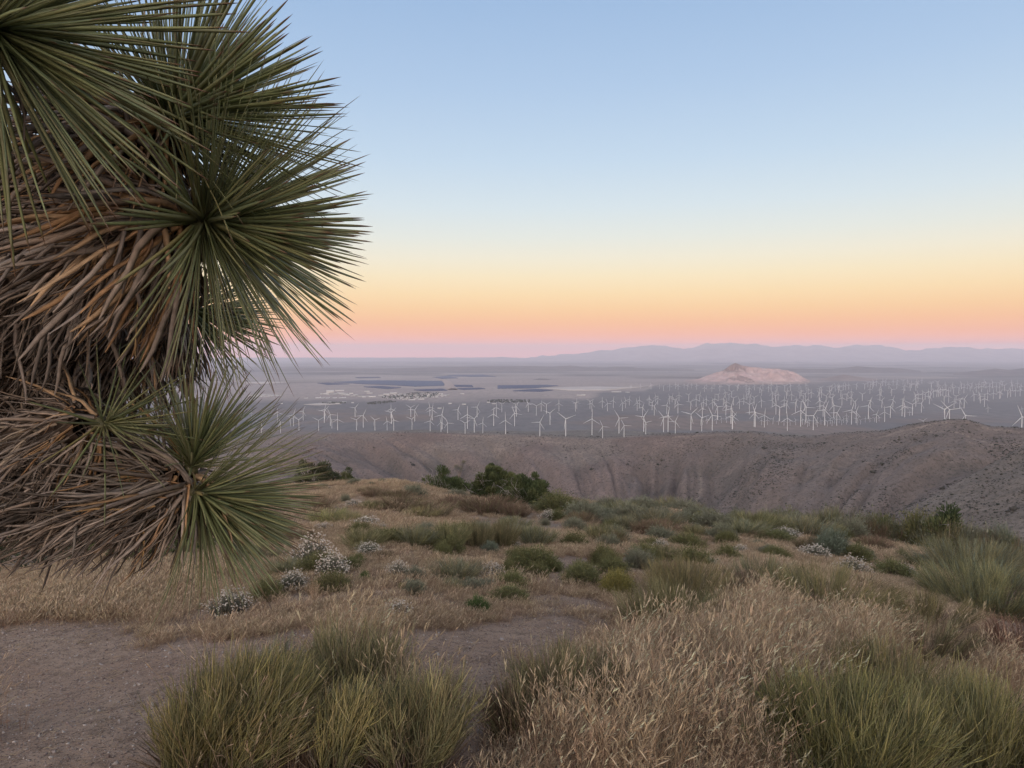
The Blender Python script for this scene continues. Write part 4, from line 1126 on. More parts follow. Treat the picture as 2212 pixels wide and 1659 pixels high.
def P7(kind, x, y, w, h, label=None):
    a, b_, k = c6(x, y, 1.304, 2400, 1650); return plant(kind, a, b_, w * k, h * k, label)
def P9(kind, x, y, w, h, label=None):
    a, b_, k = c6(x, y, 1.0073, 1900, 2200); return plant(kind, a, b_, w * k, h * k, label)
def P8(kind, x, y, w, h, label=None):
    a, b_, k = c6(x, y, 1.106, 0, 2200); return plant(kind, a, b_, w * k, h * k, label)

# --- left and middle of the slope
P6('B', 350, 850, 280, 200, 'big white-flowered buckwheat spreading right of the tree\'s lowest green head')
P6('B', 470, 905, 210, 160, 'white-flowered buckwheat merging with the biggest one, pale grass tuft rising through it')
P6('B', 250, 985, 190, 130, 'white-flowered buckwheat touching a dark olive shrub, left on the slope')
P8('B', 1000, 298, 215, 125, 'white-flowered buckwheat nearest the dirt path on the left')
P6('K', 90, 1045, 230, 160, 'dark olive shrub touching the left buckwheat')
P6('T', 430, 860, 110, 140, 'pale grass tuft rising out of the biggest white buckwheat')
P6('T', 375, 1030, 70, 150, 'thin pale grass tuft beside the dark olive shrub on the left')
P6('L', 465, 975, 60, 80)
P6('B', 870, 905, 150, 110, 'lone white-flowered buckwheat in straw in the middle of the slope')
P6('E', 650, 735, 280, 130, 'grey-green broom-like shrub behind the white buckwheats')
P6('B', 690, 775, 170, 85)
P6('K', 635, 830, 130, 80)
P6('N', 670, 935, 110, 80, 'small bright green shrub alone on straw in the middle of slope')
P6('L', 895, 980, 55, 55)
P6('E', 960, 725, 230, 150, 'left end of the tall green broom row at mid slope')
P6('E', 1170, 735, 230, 180, 'second green broom from left in the tall row at mid slope')
P6('E', 1340, 740, 190, 190, 'third green broom from left in the tall row at mid slope')
P6('E', 1490, 735, 190, 190, 'fourth green broom from left in the tall row at mid slope')
P6('E', 1690, 725, 230, 150, 'right end of the tall green broom row at mid slope')
P6('K', 1140, 785, 140, 100, 'olive shrub in front of the tall broom row')
P6('B', 1430, 905, 160, 90, 'white-flowered silvery buckwheat above the dark grey-green low shrub')
P6('B', 1280, 885, 85, 75, 'small upright white-flowered buckwheat left of the silvery one')
P6('G', 1340, 990, 260, 100, 'dark grey-green low shrub below the silvery buckwheat')
P6('K', 1540, 1055, 300, 110, 'wide low olive shrub beyond the dirt path')
P6('N', 1340, 1115, 190, 110, 'bright green shrub nearest the dirt path beyond the fork')
P6('B', 860, 1140, 180, 105, 'dark-based white-flowered buckwheat at the edge of the dirt path')
P6('G', 700, 1140, 80, 70)
P6('K', 1620, 835, 190, 120); P6('K', 1770, 865, 190, 90); P6('K', 1530, 895, 170, 110)
P6('K', 1960, 910, 210, 120); P6('L', 2160, 1015, 220, 160, 'yellowish rounded shrub left of the big pale grass patch')
P6('K', 2090, 830, 220, 130); P6('K', 1910, 735, 210, 110)
P6('T', 2010, 820, 70, 160); P6('T', 1855, 935, 45, 110)
P6('B', 1550, 735, 120, 60); P6('B', 1760, 562, 120, 60); P6('B', 690, 620, 220, 80); P6('B', 610, 490, 130, 50); P6('B', 420, 640, 170, 60); P6('B', 780, 640, 90, 60)
for x, y, w, h in ((880, 505, 280, 90), (1060, 545, 250, 100), (1210, 490, 220, 80), (1420, 530, 360, 120), (400, 505, 220, 80), (740, 430, 180, 60), (1560, 545, 200, 90), (860, 440, 200, 60), (1880, 490, 170, 70), (700, 410, 140, 50), (300, 700, 160, 80)):
    P6('D', x, y, w, h)
for x, y, w, h in ((450, 600, 280, 110), (570, 610, 220, 90), (1000, 560, 220, 80)): P6('Y', x, y, w, h)
for x, y, w, h in ((960, 432, 190, 90), (1215, 445, 190, 75), (560, 460, 90, 60), (2130, 600, 150, 85), (2050, 535, 200, 80), (520, 348, 100, 40), (610, 350, 120, 40), (420, 380, 110, 35), (710, 365, 80, 35), (780, 350, 80, 40)):
    P6('G', x, y, w, h)
# --- along the hilltop edge and down the right
for x, y, w, h in ((60, 532, 130, 65), (150, 552, 140, 70), (760, 645, 260, 90), (500, 655, 140, 75), (870, 560, 150, 55)): P7('E', x, y, w, h)
for x, y, w, h in ((330, 565, 160, 75), (430, 585, 220, 75), (730, 555, 150, 65), (1020, 625, 230, 110), (1210, 595, 220, 90), (60, 600, 100, 80), (1790, 695, 240, 125), (2000, 655, 150, 75), (2150, 645, 160, 65), (560, 545, 140, 60), (240, 540, 110, 45)): P7('G', x, y, w, h)
P7('S', 1230, 745, 230, 155, 'bright blue-green round shrub standing free on straw, right half')
for x, y, w, h in ((1370, 625, 130, 65), (940, 680, 250, 70), (620, 645, 100, 55), (240, 795, 220, 120), (530, 712, 100, 45), (680, 795, 220, 110), (940, 775, 180, 80), (1590, 775, 100, 65), (1720, 820, 130, 55), (60, 830, 160, 110)): P7('K', x, y, w, h)
for x, y, w, h in ((1520, 630, 270, 95), (60, 705, 170, 95), (1440, 600, 160, 60)): P7('D', x, y, w, h)
P7('N', 170, 622, 95, 45)
P7('L', 100, 955, 220, 140, 'yellowish shrub at the left end of the big broom bank')
P7('T', 360, 665, 110, 95, 'pale dry bunchgrass, widest tuft near the hilltop edge'); P7('T', 445, 695, 70, 80); P7('T', 1860, 620, 80, 50)
P7('B', 980, 660, 160, 60); P7('B', 1140, 765, 170, 75); P7('B', 1330, 860, 190, 110, 'white-flowered buckwheat below the blue-green round shrub')
P7('K', 1560, 875, 250, 110, 'dark olive shrub right of the white buckwheat on the right'); P7('B', 1610, 870, 120, 80); P7('B', 570, 825, 160, 70); P7('B', 740, 740, 120, 50); P7('B', 320, 720, 110, 60)

# --- small ones nobody set down by hand: fill between
ff = np.random.default_rng(21)
for i in range(120):
    px, py = ff.uniform(520, 2230), ff.uniform(1095, 1290)
    cy_ = 1060 + max(0, (px - 900)) * .065
    if py < cy_ + 12: continue
    sz = ff.uniform(34, 80) * (py - 960) / 260
    plant(ff.choice(list('DDKGETGK')), px, py, sz * 1.3, sz * .62)

for i in range(42):
    px, py = ff.uniform(1000, 2230), ff.uniform(1105, 1235)
    cy_ = float(np.interp(px, [1000, 1250, 1700, 2000, 2212], [1076, 1092, 1122, 1140, 1156]))
    if py < cy_ + 14: continue
    wv = ff.uniform(45, 105) * (.6 + .4 * (py - 1080) / 120)
    plant(ff.choice(list('GGKEKSEG')), px, py, wv, wv * ff.uniform(.45, .62))
# the broken hedge of shrubs along the edge at the right
for i in range(46):
    px = 1180 + i * 23 + ff.uniform(-10, 10); cy_ = float(np.interp(px, [1000, 1250, 1700, 2000, 2212], [1076, 1092, 1122, 1140, 1156]))
    wv = ff.uniform(70, 130)
    plant(ff.choice(list('GGEGGKE')), px, cy_ + ff.uniform(4, 40), wv, wv * ff.uniform(.36, .5))
# --- big shrubs of the foreground, each its own mesh of stems
BIG = []
def big_broom(px, py, w, h, n, cols, label, lean=(.25, 0), spread=.30, base=.42, woody=.16, rad=.0036, wood=False, twigs=2, seed=1, hv=(.72, 1.05)):
    global R
    keep, R = R, np.random.default_rng(seed)
    p = hit_top(np.array([px * D2P]), np.array([py * D2P]))[0]; m = p[3] / FPX * D2P
    W, Hh = w * m, 1.12 * stand_height(p, px, py, w * m * .2, h, m)
    BIG.append((p[0], p[1] + W * .2, W * .45, Hh))
    o = link('broom_shrub', None, None, (p[0], p[1] + W * .2, H1(p[0], p[1] + W * .2) - .02)); o.empty_display_size = .3
    a = Hh
    n = int(n * .62); C, rd, col = fan_stalks(n, W * base, a, spread * W / a, (lean[0], lean[1]), .7, 24, 6, rad, cols, hv, woody)
    g = [tubes(C, rd, 3, col=col)]
    C2, r2, c2 = side_twigs(C, rd, col, twigs, .26, a); g.append(tubes(C2, r2, 3, col=c2))
    st = obj('stalk_mass', g, M_stalk, o); st['kind'] = 'stuff'
    # dead inner twigs at the foot
    C, rd, col = fan_stalks(n // 3, W * base * 1.05, a * .6, spread * W / a * 1.5, (.05, -.05), .4, 8, 5, rad * 1.1, [A(.26, .2, .15), A(.33, .27, .22), A(.2, .14, .1)], (.5, 1.1), .1)
    obj('dead_twig_mass', [tubes(C, rd, 3, col=col)], M_stalk, o)['kind'] = 'stuff'
    if wood:
        q = R.uniform(-1, 1, (7, 2)) * W * .2
        for j in range(7):
            t = np.linspace(0, 1, 9)[:, None]
            c = np.concatenate([q[j] * .3 + [-W * .18, -W * .25] + q[j] * t * 1.5 + np.cumsum(R.normal(0, .018, (9, 2)), 0), t * a * R.uniform(.3, .55)], 1)
            obj('branch', [tubes(c[None], (.011 * (1 - t[:, 0] * .8))[None], 5, col=A(.36, .31, .27))], M_bark, o, True)
    tag(o, label, 'shrub', 'broom-like shrubs of the foreground')
    R = keep
    return o
# left clump
X8 = lambda x, y: c6(x, y, 1.106, 0, 2200)[:2]
def B8(x, y, w, h, *a, **k): q = X8(x, y); f = 1 / 1.106 / 1.8517; return big_broom(q[0], q[1], w * f, h * f, *a, **k)
def B9(x, y, w, h, *a, **k): q = c6(x, y, 1.0073, 1900, 2200); return big_broom(q[0], q[1], w * q[2], h * q[2], *a, **k)
B8(950, 985, 560, 480, 2900, EPH + EPY, 'largest green broom of the near left clump, stems blown to the right', (.30, .0), .26, wood=True, seed=2)
B8(1170, 720, 300, 300, 900, GRY + EPH, 'darker grey-green broom behind the near left clump', (.12, 0), .3, seed=3)
B8(1540, 760, 330, 420, 1300, EPH + [A(.34, .28, .19)], 'tall thin broom with seed heads, back right of the near left clump', (.06, 0), .28, seed=4)
B8(1470, 985, 230, 390, 900, EPY + EPH, 'narrow yellowish broom in the middle of the near left clump', (.22, 0), .3, seed=5)
B8(1830, 965, 360, 400, 1500, EPH + [A(.28, .23, .14)], 'right broom of the near left clump, beside the path', (.12, 0), .34, seed=6)
# right bank
B9(760, 330, 280, 190, 1100, EPH, 'front left broom at the top of the right grass bank', (.02, 0), .4, rad=.0026, seed=7)
B9(880, 250, 360, 190, 1500, EPH + EPY, 'tall broom at the top left of the right grass bank', (.06, 0), .35, rad=.0028, seed=8)
B9(1160, 160, 210, 130, 900, GRY + EPH, 'grey-green broom at the top middle of the right grass bank', (.05, 0), .4, rad=.003, seed=9)
B9(1450, 270, 420, 180, 1600, EPH + EPY[:2], 'wide broom at the top right of the right grass bank', (.08, 0), .38, rad=.0028, seed=10)
B9(1850, 325, 300, 150, 1000, EPH + EPY[:2], 'broom right of the grass bank in front of bare soil', (.0, 0), .42, rad=.0028, seed=11)
B9(1840, 455, 300, 170, 1000, EPH + BRN, 'brownish olive broom in front of the one by bare soil', (.0, 0), .42, rad=.0026, seed=12)
B9(370, 680, 350, 280, 1500, EPH + [A(.30, .24, .15)], 'olive broom at the left end of the right grass bank', (.02, 0), .36, seed=13)
B9(170, 770, 170, 250, 700, BRN + EPH, 'narrow brownish broom at the left tip of the grass bank', (-.08, 0), .4, seed=14)
B9(1740, 700, 440, 290, 1700, EPH + EPY[:2], 'broad green broom behind the nearest right one', (.05, 0), .36, seed=15)
B9(1540, 985, 620, 440, 2900, EPY + EPH, 'nearest and largest yellow-green broom at bottom right', (.05, 0), .30, wood=False, seed=16)
B9(2110, 985, 420, 420, 1900, EPH + EPY[:2], 'olive broom at the bottom right corner', (.05, 0), .34, seed=17)
def B7(x, y, w, h, *a, **k): q = c6(x, y, 1.304, 2400, 1650); return big_broom(q[0], q[1], w * q[2], h * q[2], *a, **k)
B7(2020, 905, 500, 205, 2600, TEAL[:2] + EPH, 'huge green shrub bank at the right edge, the upper one behind', (.10, 0), .36, rad=.0045, seed=20)
B7(2110, 1065, 540, 245, 2900, EPH + TEAL[:1], 'huge green shrub bank at the right edge, the lower one in front', (.14, 0), .36, rad=.0042, seed=21)
B9(1400, 560, 260, 160, 700, BRN + EPH, 'small brownish broom inside the pale grass', (.1, 0), .4, seed=18)
B9(2230, 470, 170, 200, 700, BRN + REDD, 'bare reddish twiggy shrub at the right edge beside bare soil', (0, 0), .45, seed=19)

# ---------------------------------------------------------------- junipers
M_needle = tint_mat('juniper_needles', .85, .08, .1, .15, 0, 1, .01)
def juniper(px, py, w, h, n_cl, seed, label, cols, dead=8, dense=260, off=.25, group='dark junipers on the hilltop edge'):
    global R
    keep, R = R, np.random.default_rng(seed); n_cl = int(n_cl * 1.5); dense = int(dense * .72); dead = int(dead * 1.4)
    p = hit_top(np.array([px * D2P]), np.array([py * D2P]))[0]; m = p[3] / FPX * D2P
    W, Hh = w * m, stand_height(p, px, py, w * m * off, h, m)
    o = link('juniper', None, None, (p[0], p[1] + W * off, H1(p[0], p[1] + W * off) - .05)); o.empty_display_size = .5
    # crowns of a few stems
    d = R.normal(size=(n_cl, 3)); d[:, 2] = np.abs(d[:, 2]) + .05; d = nrm(d)
    az = np.arctan2(d[:, 1], d[:, 0])
    lump = .62 + .62 * vnoise(az * 1.4 + 20, d[:, 2] * 2.2 + seed, seed)
    cen = d * np.array([W * .47, W * .36, Hh * .90]) * (lump * R.uniform(.35, 1.12, n_cl) ** .7)[:, None]
    cen[:, 2] += .12 * Hh
    cen[:, 2] *= .90 * Hh / cen[:, 2].max(); cen[:, 0] *= .46 * W / np.abs(cen[:, 0]).max()
    t = np.linspace(0, 1, 7)[None, :, None]
    b0 = np.column_stack([R.normal(0, W * .06, (n_cl, 2)), np.zeros(n_cl)])
    mid = b0 * .4 + cen * .45 + R.normal(0, W * .04, (n_cl, 3)); mid[:, 2] *= .8
    C = (1 - t) ** 2 * b0[:, None] + 2 * t * (1 - t) * mid[:, None] + t * t * cen[:, None] + R.normal(0, .012 * W, (n_cl, 7, 3)) * t
    obj('trunk', [tubes(C, Hh * .022 * (1.15 - t[..., 0]), 5, col=A(.24, .20, .175))], M_bark, o, True)
    i = np.repeat(np.arange(n_cl), dense); k = len(i)
    rr = Hh * .115 * R.uniform(.55, 1.4, n_cl)[i]
    q = nrm(R.normal(size=(k, 3))) * (R.uniform(.15, 1, (k, 1)) ** .6) * rr[:, None] * np.array([1.15, 1.15, 1.0])
    pt = cen[i] + q
    D = nrm(q * 1.2 / rr[:, None] + nrm(cen[i]) * .7 + np.array([0, 0, .75]) + R.normal(0, .35, (k, 3)))
    cc = np.array(cols)[R.integers(0, len(cols), n_cl)][i] * R.uniform(.7, 1.35, (k, 1))
    L = Hh * .055 * R.uniform(.6, 1.5, k)
    t3 = np.linspace(0, 1, 3)[None, :, None]
    Cn = pt[:, None] + D[:, None] * L[:, None, None] * t3
    rdn = (L * .17)[:, None] * np.array([[.6, 1.0, .15]])
    f_ = obj('foliage', [tubes(Cn, rdn, 3, col=cc[:, None] * np.ones((1, 3, 1)))], M_needle, o); f_['kind'] = 'stuff'
    # bleached dead limbs showing through
    for j in range(dead):
        a_ = R.uniform(-2.6, -.5); st_ = np.array([math.cos(a_) * W * .12, math.sin(a_) * W * .12, Hh * .12])
        en = np.array([math.cos(a_ + R.uniform(-.7, .7)) * W * .46, math.sin(a_) * W * .40, Hh * R.uniform(.4, .98)])
        tt = np.linspace(0, 1, 8)[:, None]
        c = st_ + (en - st_) * tt + np.cumsum(R.normal(0, .022 * W, (8, 3)), 0) * tt
        gs = [tubes(c[None], (Hh * .011 * (1.1 - tt[:, 0]))[None], 4, col=A(.40, .36, .33))]
        for e in range(6):
            b_ = c[R.integers(2, 8)]; e_ = b_ + nrm(R.normal(size=3) + np.array([0, -.5, .4])) * Hh * R.uniform(.1, .25)
            c2 = b_ + (e_ - b_) * np.linspace(0, 1, 4)[:, None] + R.normal(0, .01 * Hh, (4, 3)) * np.linspace(0, 1, 4)[:, None]
            gs.append(tubes(c2[None], Hh * .004 * np.array([[1, .8, .6, .2]]), 3, col=A(.42, .38, .35)))
        obj('dead_branch', gs, M_bark, o)
    tag(o, label, 'juniper', group)
    R = keep
    return o
JC = [A(.085, .108, .048), A(.11, .13, .058), A(.068, .088, .042), A(.13, .145, .065)]
JD = [A(.085, .098, .055), A(.105, .112, .066), A(.07, .08, .048)]
q = c6(375, 345); juniper(q[0], q[1], 260 * q[2], 155 * q[2], 70, 11, 'dark juniper with bare twigs beside the spiky tree, on the hilltop edge', JD, 12, 170)
q = c6(555, 322); juniper(q[0], q[1], 130 * q[2], 70 * q[2], 34, 12, 'low bright green juniper right of the dark one by the spiky tree', JC, 1, 220)
q = c6(1130, 385); juniper(q[0], q[1], 310 * q[2], 145 * q[2], 80, 13, 'dark green juniper left of the biggest one, small joshua tree behind', JC, 8, 230)
q = c6(1415, 440); juniper(q[0], q[1], 300 * q[2], 215 * q[2], 90, 14, 'left part and tallest of the biggest juniper clump on the hilltop edge', JC, 7, 250)
q = c6(1630, 490); juniper(q[0], q[1], 330 * q[2], 215 * q[2], 100, 15, 'right juniper of the biggest clump, grey dead limbs showing', JC, 9, 260)
q = c6(1840, 600, 1.304, 2400, 1650); juniper(q[0], q[1], 220 * q[2], 110 * q[2], 46, 16, 'dark juniper poking up at the right hilltop edge', JC, 3, 200)
q = c6(420, 497, 1.304, 2400, 1650); juniper(q[0], q[1] + 6, 110 * q[2], 40 * q[2], 22, 17, 'tiny dark juniper top at the hilltop edge in the middle', JC, 0, 200)
juniper(330, 1215, 330, 95, 60, 18, 'dark low juniper under the spiky tree, right part', JC, 5, 200, group='dark junipers under the spiky tree')
juniper(60, 1235, 360, 90, 60, 19, 'dark low juniper under the spiky tree at left edge', JD, 7, 200, group='dark junipers under the spiky tree')
juniper(190, 1215, 200, 60, 34, 20, 'grey dead-twigged juniper between the two under the spiky tree', JD, 10, 90, group='dark junipers under the spiky tree')

# ---------------------------------------------------------------- grass and gravel
def grass_proto(name, nb, h, r0, cols, head=False, wid=.0018, seg=3, lean=.25):
    n = nb
    b0 = R.normal(0, r0, (n, 2)); a = R.uniform(0, 6.3, n)
    out = np.stack([np.cos(a), np.sin(a)], 1) * R.uniform(.1, lean + .3, (n, 1)) * h + np.array([lean * h * .5, 0])
    hh = h * R.uniform(.5, 1.1, n)
    t = np.linspace(0, 1, seg + 1)[None, :, None]
    xy = b0[:, None] + out[:, None] * t ** 1.8
    z = hh[:, None] * (t[..., 0] * 1.12 - .12 * t[..., 0] ** 3) - .01
    C = np.concatenate([xy, z[..., None]], -1)
    cb = np.array(cols)[R.integers(0, len(cols), n)] * R.uniform(.75, 1.2, (n, 1))
    lo = np.array(REDD)[R.integers(0, 3, n)]
    w = t
    col = lo[:, None] * (1 - w) + cb[:, None] * w
    g = [tubes(C, wid * (1 - t[..., 0] * .7) * np.ones((n, 1)), 3, col=col)]
    if head:
        tip = C[:, -1]; d = nrm(C[:, -1] - C[:, -2]); nb_ = 6; hs_ = R.uniform(size=n) < .62
        tip, d, cb = tip[hs_], d[hs_], cb[hs_]; n = len(tip)
        p = np.repeat(tip, nb_, 0) - np.repeat(d, nb_, 0) * R.uniform(0, .085, (n * nb_, 1))
        D = nrm(np.repeat(d, nb_, 0) + R.normal(0, .20, (n * nb_, 3)) + np.array([.18, 0, -.05]))
        L = R.uniform(.018, .038, n * nb_)
        C2 = p[:, None] + D[:, None] * L[:, None, None] * np.linspace(0, 1, 3)[None, :, None]
        c2 = np.repeat(np.minimum(cb * 1.3, .72), nb_, 0)[:, None] * np.ones((1, 3, 1))
        g.append(tubes(C2, np.array([[.0007, .0018, .0004]]) * np.ones((n * nb_, 1)), 3, col=c2))
    else:
        tip = C[:, -1]; d = nrm(C[:, -1] - C[:, -2])
        C2 = tip[:, None] + (d + R.normal(0, .15, d.shape))[:, None] * .03 * np.linspace(-.3, 1, 3)[None, :, None]
        g.append(tubes(C2, np.array([[.0007, .0026, .0006]]) * np.ones((n, 1)), 3, col=(cb * 1.08)[:, None] * np.ones((1, 3, 1))))
    return proto(name, g, M_grass)
short = [grass_proto('grass_clump', 30, .085, .06, STRAW, False, .0016) for _ in range(5)]
def scatter_ground(n, dmin, dmax, umin=-.80, umax=.80):
    u = R.uniform(umin, umax, n); d = np.sqrt(R.uniform(dmin ** 2, dmax ** 2, n))
    a = np.arctan(u); return d * np.sin(a), d * np.cos(a)
xs, ys = [], []
for n_, a_, b_ in ((26000, 2.2, 7), (48000, 7, 16), (46000, 16, 44)):
    x, y = scatter_ground(n_, a_, b_); br = bareness(x, y)
    kp = R.uniform(size=n_) < (1 - np.minimum(1, br * 1.1)) * (.45 + .55 * ss(fbm(x / 1.7, y / 1.7, 601, 4), -.25, .25)); xs.append(x[kp]); ys.append(y[kp])
x = np.concatenate(xs); y = np.concatenate(ys); n_ = len(x)
s_ = R.uniform(.6, 1.25, n_) * (.8 + .5 * ss(fbm(x / 2.3, y / 2.3, 611, 3), -.1, .35)) * (1 + .55 * ss(np.hypot(x, y), 10, 30))
instances('dry_grass', np.column_stack([x, y, H(x, y)]), np.column_stack([R.normal(0, .12, n_), R.normal(0, .12, n_), R.uniform(-1.2, 1.2, n_)]), np.column_stack([s_ * 1.15, s_ * 1.15, s_]), R.integers(0, 5, n_), short, 'short straw-coloured dry grass covering the hilltop between the shrubs', 'dry grass')

# tall feathery brome of the right bank and among the left clump
tall = [grass_proto('tall_grass_clump', 20, .32, .085, STRAW, True, .0013, 4, .10) for _ in range(4)] + [grass_proto('wispy_grass_clump', 26, .40, .10, STRAW[:3], False, .0013, 5, .22), grass_proto('broken_grass_clump', 22, .20, .10, STRAW[2:] + REDD, False, .0014, 4, .75)]
def gp(pts): return poly_ground([(c6(a, b_, 1.0073, 1900, 2200)[0], c6(a, b_, 1.0073, 1900, 2200)[1]) for a, b_ in pts])
BANK = gp([(210, 860), (230, 690), (360, 520), (620, 420), (860, 400), (1010, 290), (1130, 200), (1250, 215), (1400, 310), (1620, 360), (1700, 450), (1500, 620), (1300, 760), (1350, 900), (1320, 1060), (230, 1060)])
BANK2 = gp([(1640, 300), (1760, 360), (1700, 470), (1600, 430)])
BANK3 = gp([(1900, 480), (2230, 430), (2400, 560), (2300, 660), (2000, 640)])
xs, ys = [], []
for pol, n_ in ((BANK, 2300), (BANK2, 80), (BANK3, 110)):
    lo, hi = pol.min(0), pol.max(0); q = R.uniform(lo, hi, (n_ * 6, 2)); q = q[inside(pol, q[:, 0], q[:, 1])][:n_]
    xs.append(q[:, 0]); ys.append(q[:, 1])
for px, py, r_, n_ in ((1210, 840, .35, 60), (1300, 950, .35, 70), (1560, 520, .25, 40), (1480, 620, .3, 40), (1700, 900, .3, 40), (-190, 840, .25, 25)):
    q = X8(px, py); h_ = hit(np.array([q[0] * D2P]), np.array([q[1] * D2P]))[0]; xs.append(h_[0] + R.normal(0, r_ * .5, n_)); ys.append(h_[1] + .1 + R.normal(0, r_ * .5, n_))
x = np.concatenate(xs); y = np.concatenate(ys)
kp = R.uniform(size=len(x)) < .35 + .65 * ss(fbm(x / .8, y / .8, 677, 3), -.3, .1)
for bx_, by_, br_, bh_ in BIG:                     # the brooms keep their own ground: little grass inside and just in front of them
    e_ = ((x - bx_) / (br_ * 1.2)) ** 2 + ((y - by_ + br_ * .45) / (br_ * 1.4)) ** 2
    kp &= (e_ > 1) | (R.uniform(size=len(x)) < .10)
x, y = x[kp], y[kp]; n_ = len(x)
s_ = R.uniform(.55, 1.15, n_) * (.78 + .62 * ss(fbm(x / .55, y / .55, 671, 3), -.25, .35))
instances('tall_grass', np.column_stack([x, y, H(x, y)]), np.column_stack([R.normal(0, .1, n_), R.normal(.08, .1, n_), R.uniform(-.8, .8, n_)]), np.column_stack([s_, s_, s_]), R.choice(6, n_, p=[.17, .17, .17, .17, .2, .12]), tall, 'tall feathery pale dry grass of the right bank with nodding seed heads', 'dry grass')

# loose straw and broken twigs lying on the soil
lit = []
for c_ in (STRAW[0], STRAW[2], A(.22, .17, .13), A(.40, .35, .30)):
    n_ = 5; a_ = R.uniform(0, 6.3, n_); L_ = R.uniform(.02, .06, n_); t_ = np.linspace(-.5, .5, 4)[None, :, None]
    b_ = np.column_stack([R.normal(0, .05, (n_, 2)), np.full(n_, .003)])
    lit.append(proto('straw_bit', [tubes(b_[:, None] + np.stack([np.cos(a_), np.sin(a_), R.normal(0, .08, n_)], 1)[:, None] * L_[:, None, None] * t_ + R.normal(0, .002, (n_, 4, 3)), .0011, 3, col=c_)], M_grass))
x, y = scatter_ground(26000, 2.2, 11); kp = R.uniform(size=len(x)) < .12 + .6 * ss(fbm(x / .9, y / .9, 655, 4), -.1, .4); x, y = x[kp], y[kp]; n_ = len(x)
s_ = R.uniform(.6, 1.5, n_)
instances('plant_litter', np.column_stack([x, y, H(x, y)]), np.column_stack([R.normal(0, .1, n_), R.normal(0, .1, n_), R.uniform(0, 6.3, n_)]), np.column_stack([s_, s_, s_]), R.integers(0, 4, n_), lit, 'loose straw and broken twigs lying on the bare soil', 'plant litter')
peb = [proto('pebble', [blobs(np.zeros((1, 3)), np.array([1.0]), np.array([c_]), .3, .6)], M_stone) for c_ in ((.30, .25, .22), (.22, .17, .15), (.40, .35, .31), (.16, .12, .105))]
x, y = scatter_ground(60000, 2.2, 13); kp = R.uniform(size=len(x)) < .25 + .75 * bareness(x, y); x, y = x[kp], y[kp]; n_ = len(x)
s_ = np.clip(R.lognormal(-5.35, .45, n_), .002, .03)
instances('gravel', np.column_stack([x, y, H(x, y) + s_ * .1]), R.uniform(0, 6.3, (n_, 3)), np.column_stack([s_, s_ * R.uniform(.7, 1.2, n_), s_]), R.integers(0, 4, n_), peb, 'fine reddish gravel on the bare dirt path', 'gravel')

# ---------------------------------------------------------------- labels of the plants
zone = lambda d: 'along the hilltop edge' if d > 17 else 'at mid slope' if d > 9.5 else 'near the dirt path'
def side(px): return 'left' if px < 900 else 'middle' if px < 1400 else 'right of middle' if px < 1800 else 'right'
bk = {}
for rec in MADE:
    o, kind, px, py, d, w, h, lab = rec
    if lab: tag(o, lab, CAT[kind], LOOK[kind] + 's on the hilltop'); continue
    bk.setdefault((kind, zone(d), side(px)), []).append(rec)
for (kind, zn_, sd_), L in bk.items():
    L.sort(key=lambda r: r[2])
    for i, (o, kind, px, py, d, w, h, lab) in enumerate(L):
        who = LOOK[kind]
        sz = 'large ' if w > 110 else 'small ' if w < 55 else ''
        lab = (sz + who + ' ' + zn_ + ', ' + {'left': 'left part', 'middle': 'middle part', 'right of middle': 'right of the middle', 'right': 'right part'}[sd_])
        if len(L) > 1: lab = ordinal(i) + ' from left, ' + lab
        tag(o, lab, CAT[kind], LOOK[kind] + 's on the hilltop')

# ================================================================== THE JOSHUA TREE AT THE LEFT
TB = np.array([-2.35, 1.95, H1(-2.35, 1.95)])
tree = link('joshua_tree', None, None, tuple(TB)); tree.empty_display_size = .5
tag(tree, 'big spiky joshua tree with shaggy dead-leaf limbs filling the left of the view', 'joshua tree')
LEAFG = [A(.155, .185, .085), A(.18, .21, .095), A(.13, .16, .08), A(.215, .23, .11), A(.17, .185, .10)]
LEAF_SHAPE = [(1, .10), (0, -.10), (-1, .10), (0, .42)]
def prof_green(t): return np.where(t < .08, .75 + t * 3.1, np.maximum(1.0 - (t - .08) * .72, .0)) * np.where(t > .93, np.maximum((1 - t) / .07, .06), 1)
def leaf_col(cb, t):
    """own colour of a leaf along its length: pale base, brown spine at the tip"""
    t = t[None, :, None]; c = cb[:, None, :] * np.ones_like(t)
    w0 = 1 - ss(t, .0, .10); c = c * (1 - w0) + A(.24, .24, .12) * w0
    w1 = ss(t, .90, .96); return c * (1 - w1) + A(.13, .075, .045) * w1
TG = np.array([0, .04, .12, .3, .5, .7, .88, .95, 1.0])
def green_leaves(P0, D, UP, L, bend, wid, cb):
    n = len(P0); t = TG[None, :, None]
    C = P0[:, None] + L[:, None, None] * (D[:, None] * t + UP[:, None] * bend[:, None, None] * t ** 2)
    Rr = wid[:, None] * prof_green(TG)[None]
    return tubes(C, Rr, shape=LEAF_SHAPE, up=UP, col=leaf_col(cb, TG))
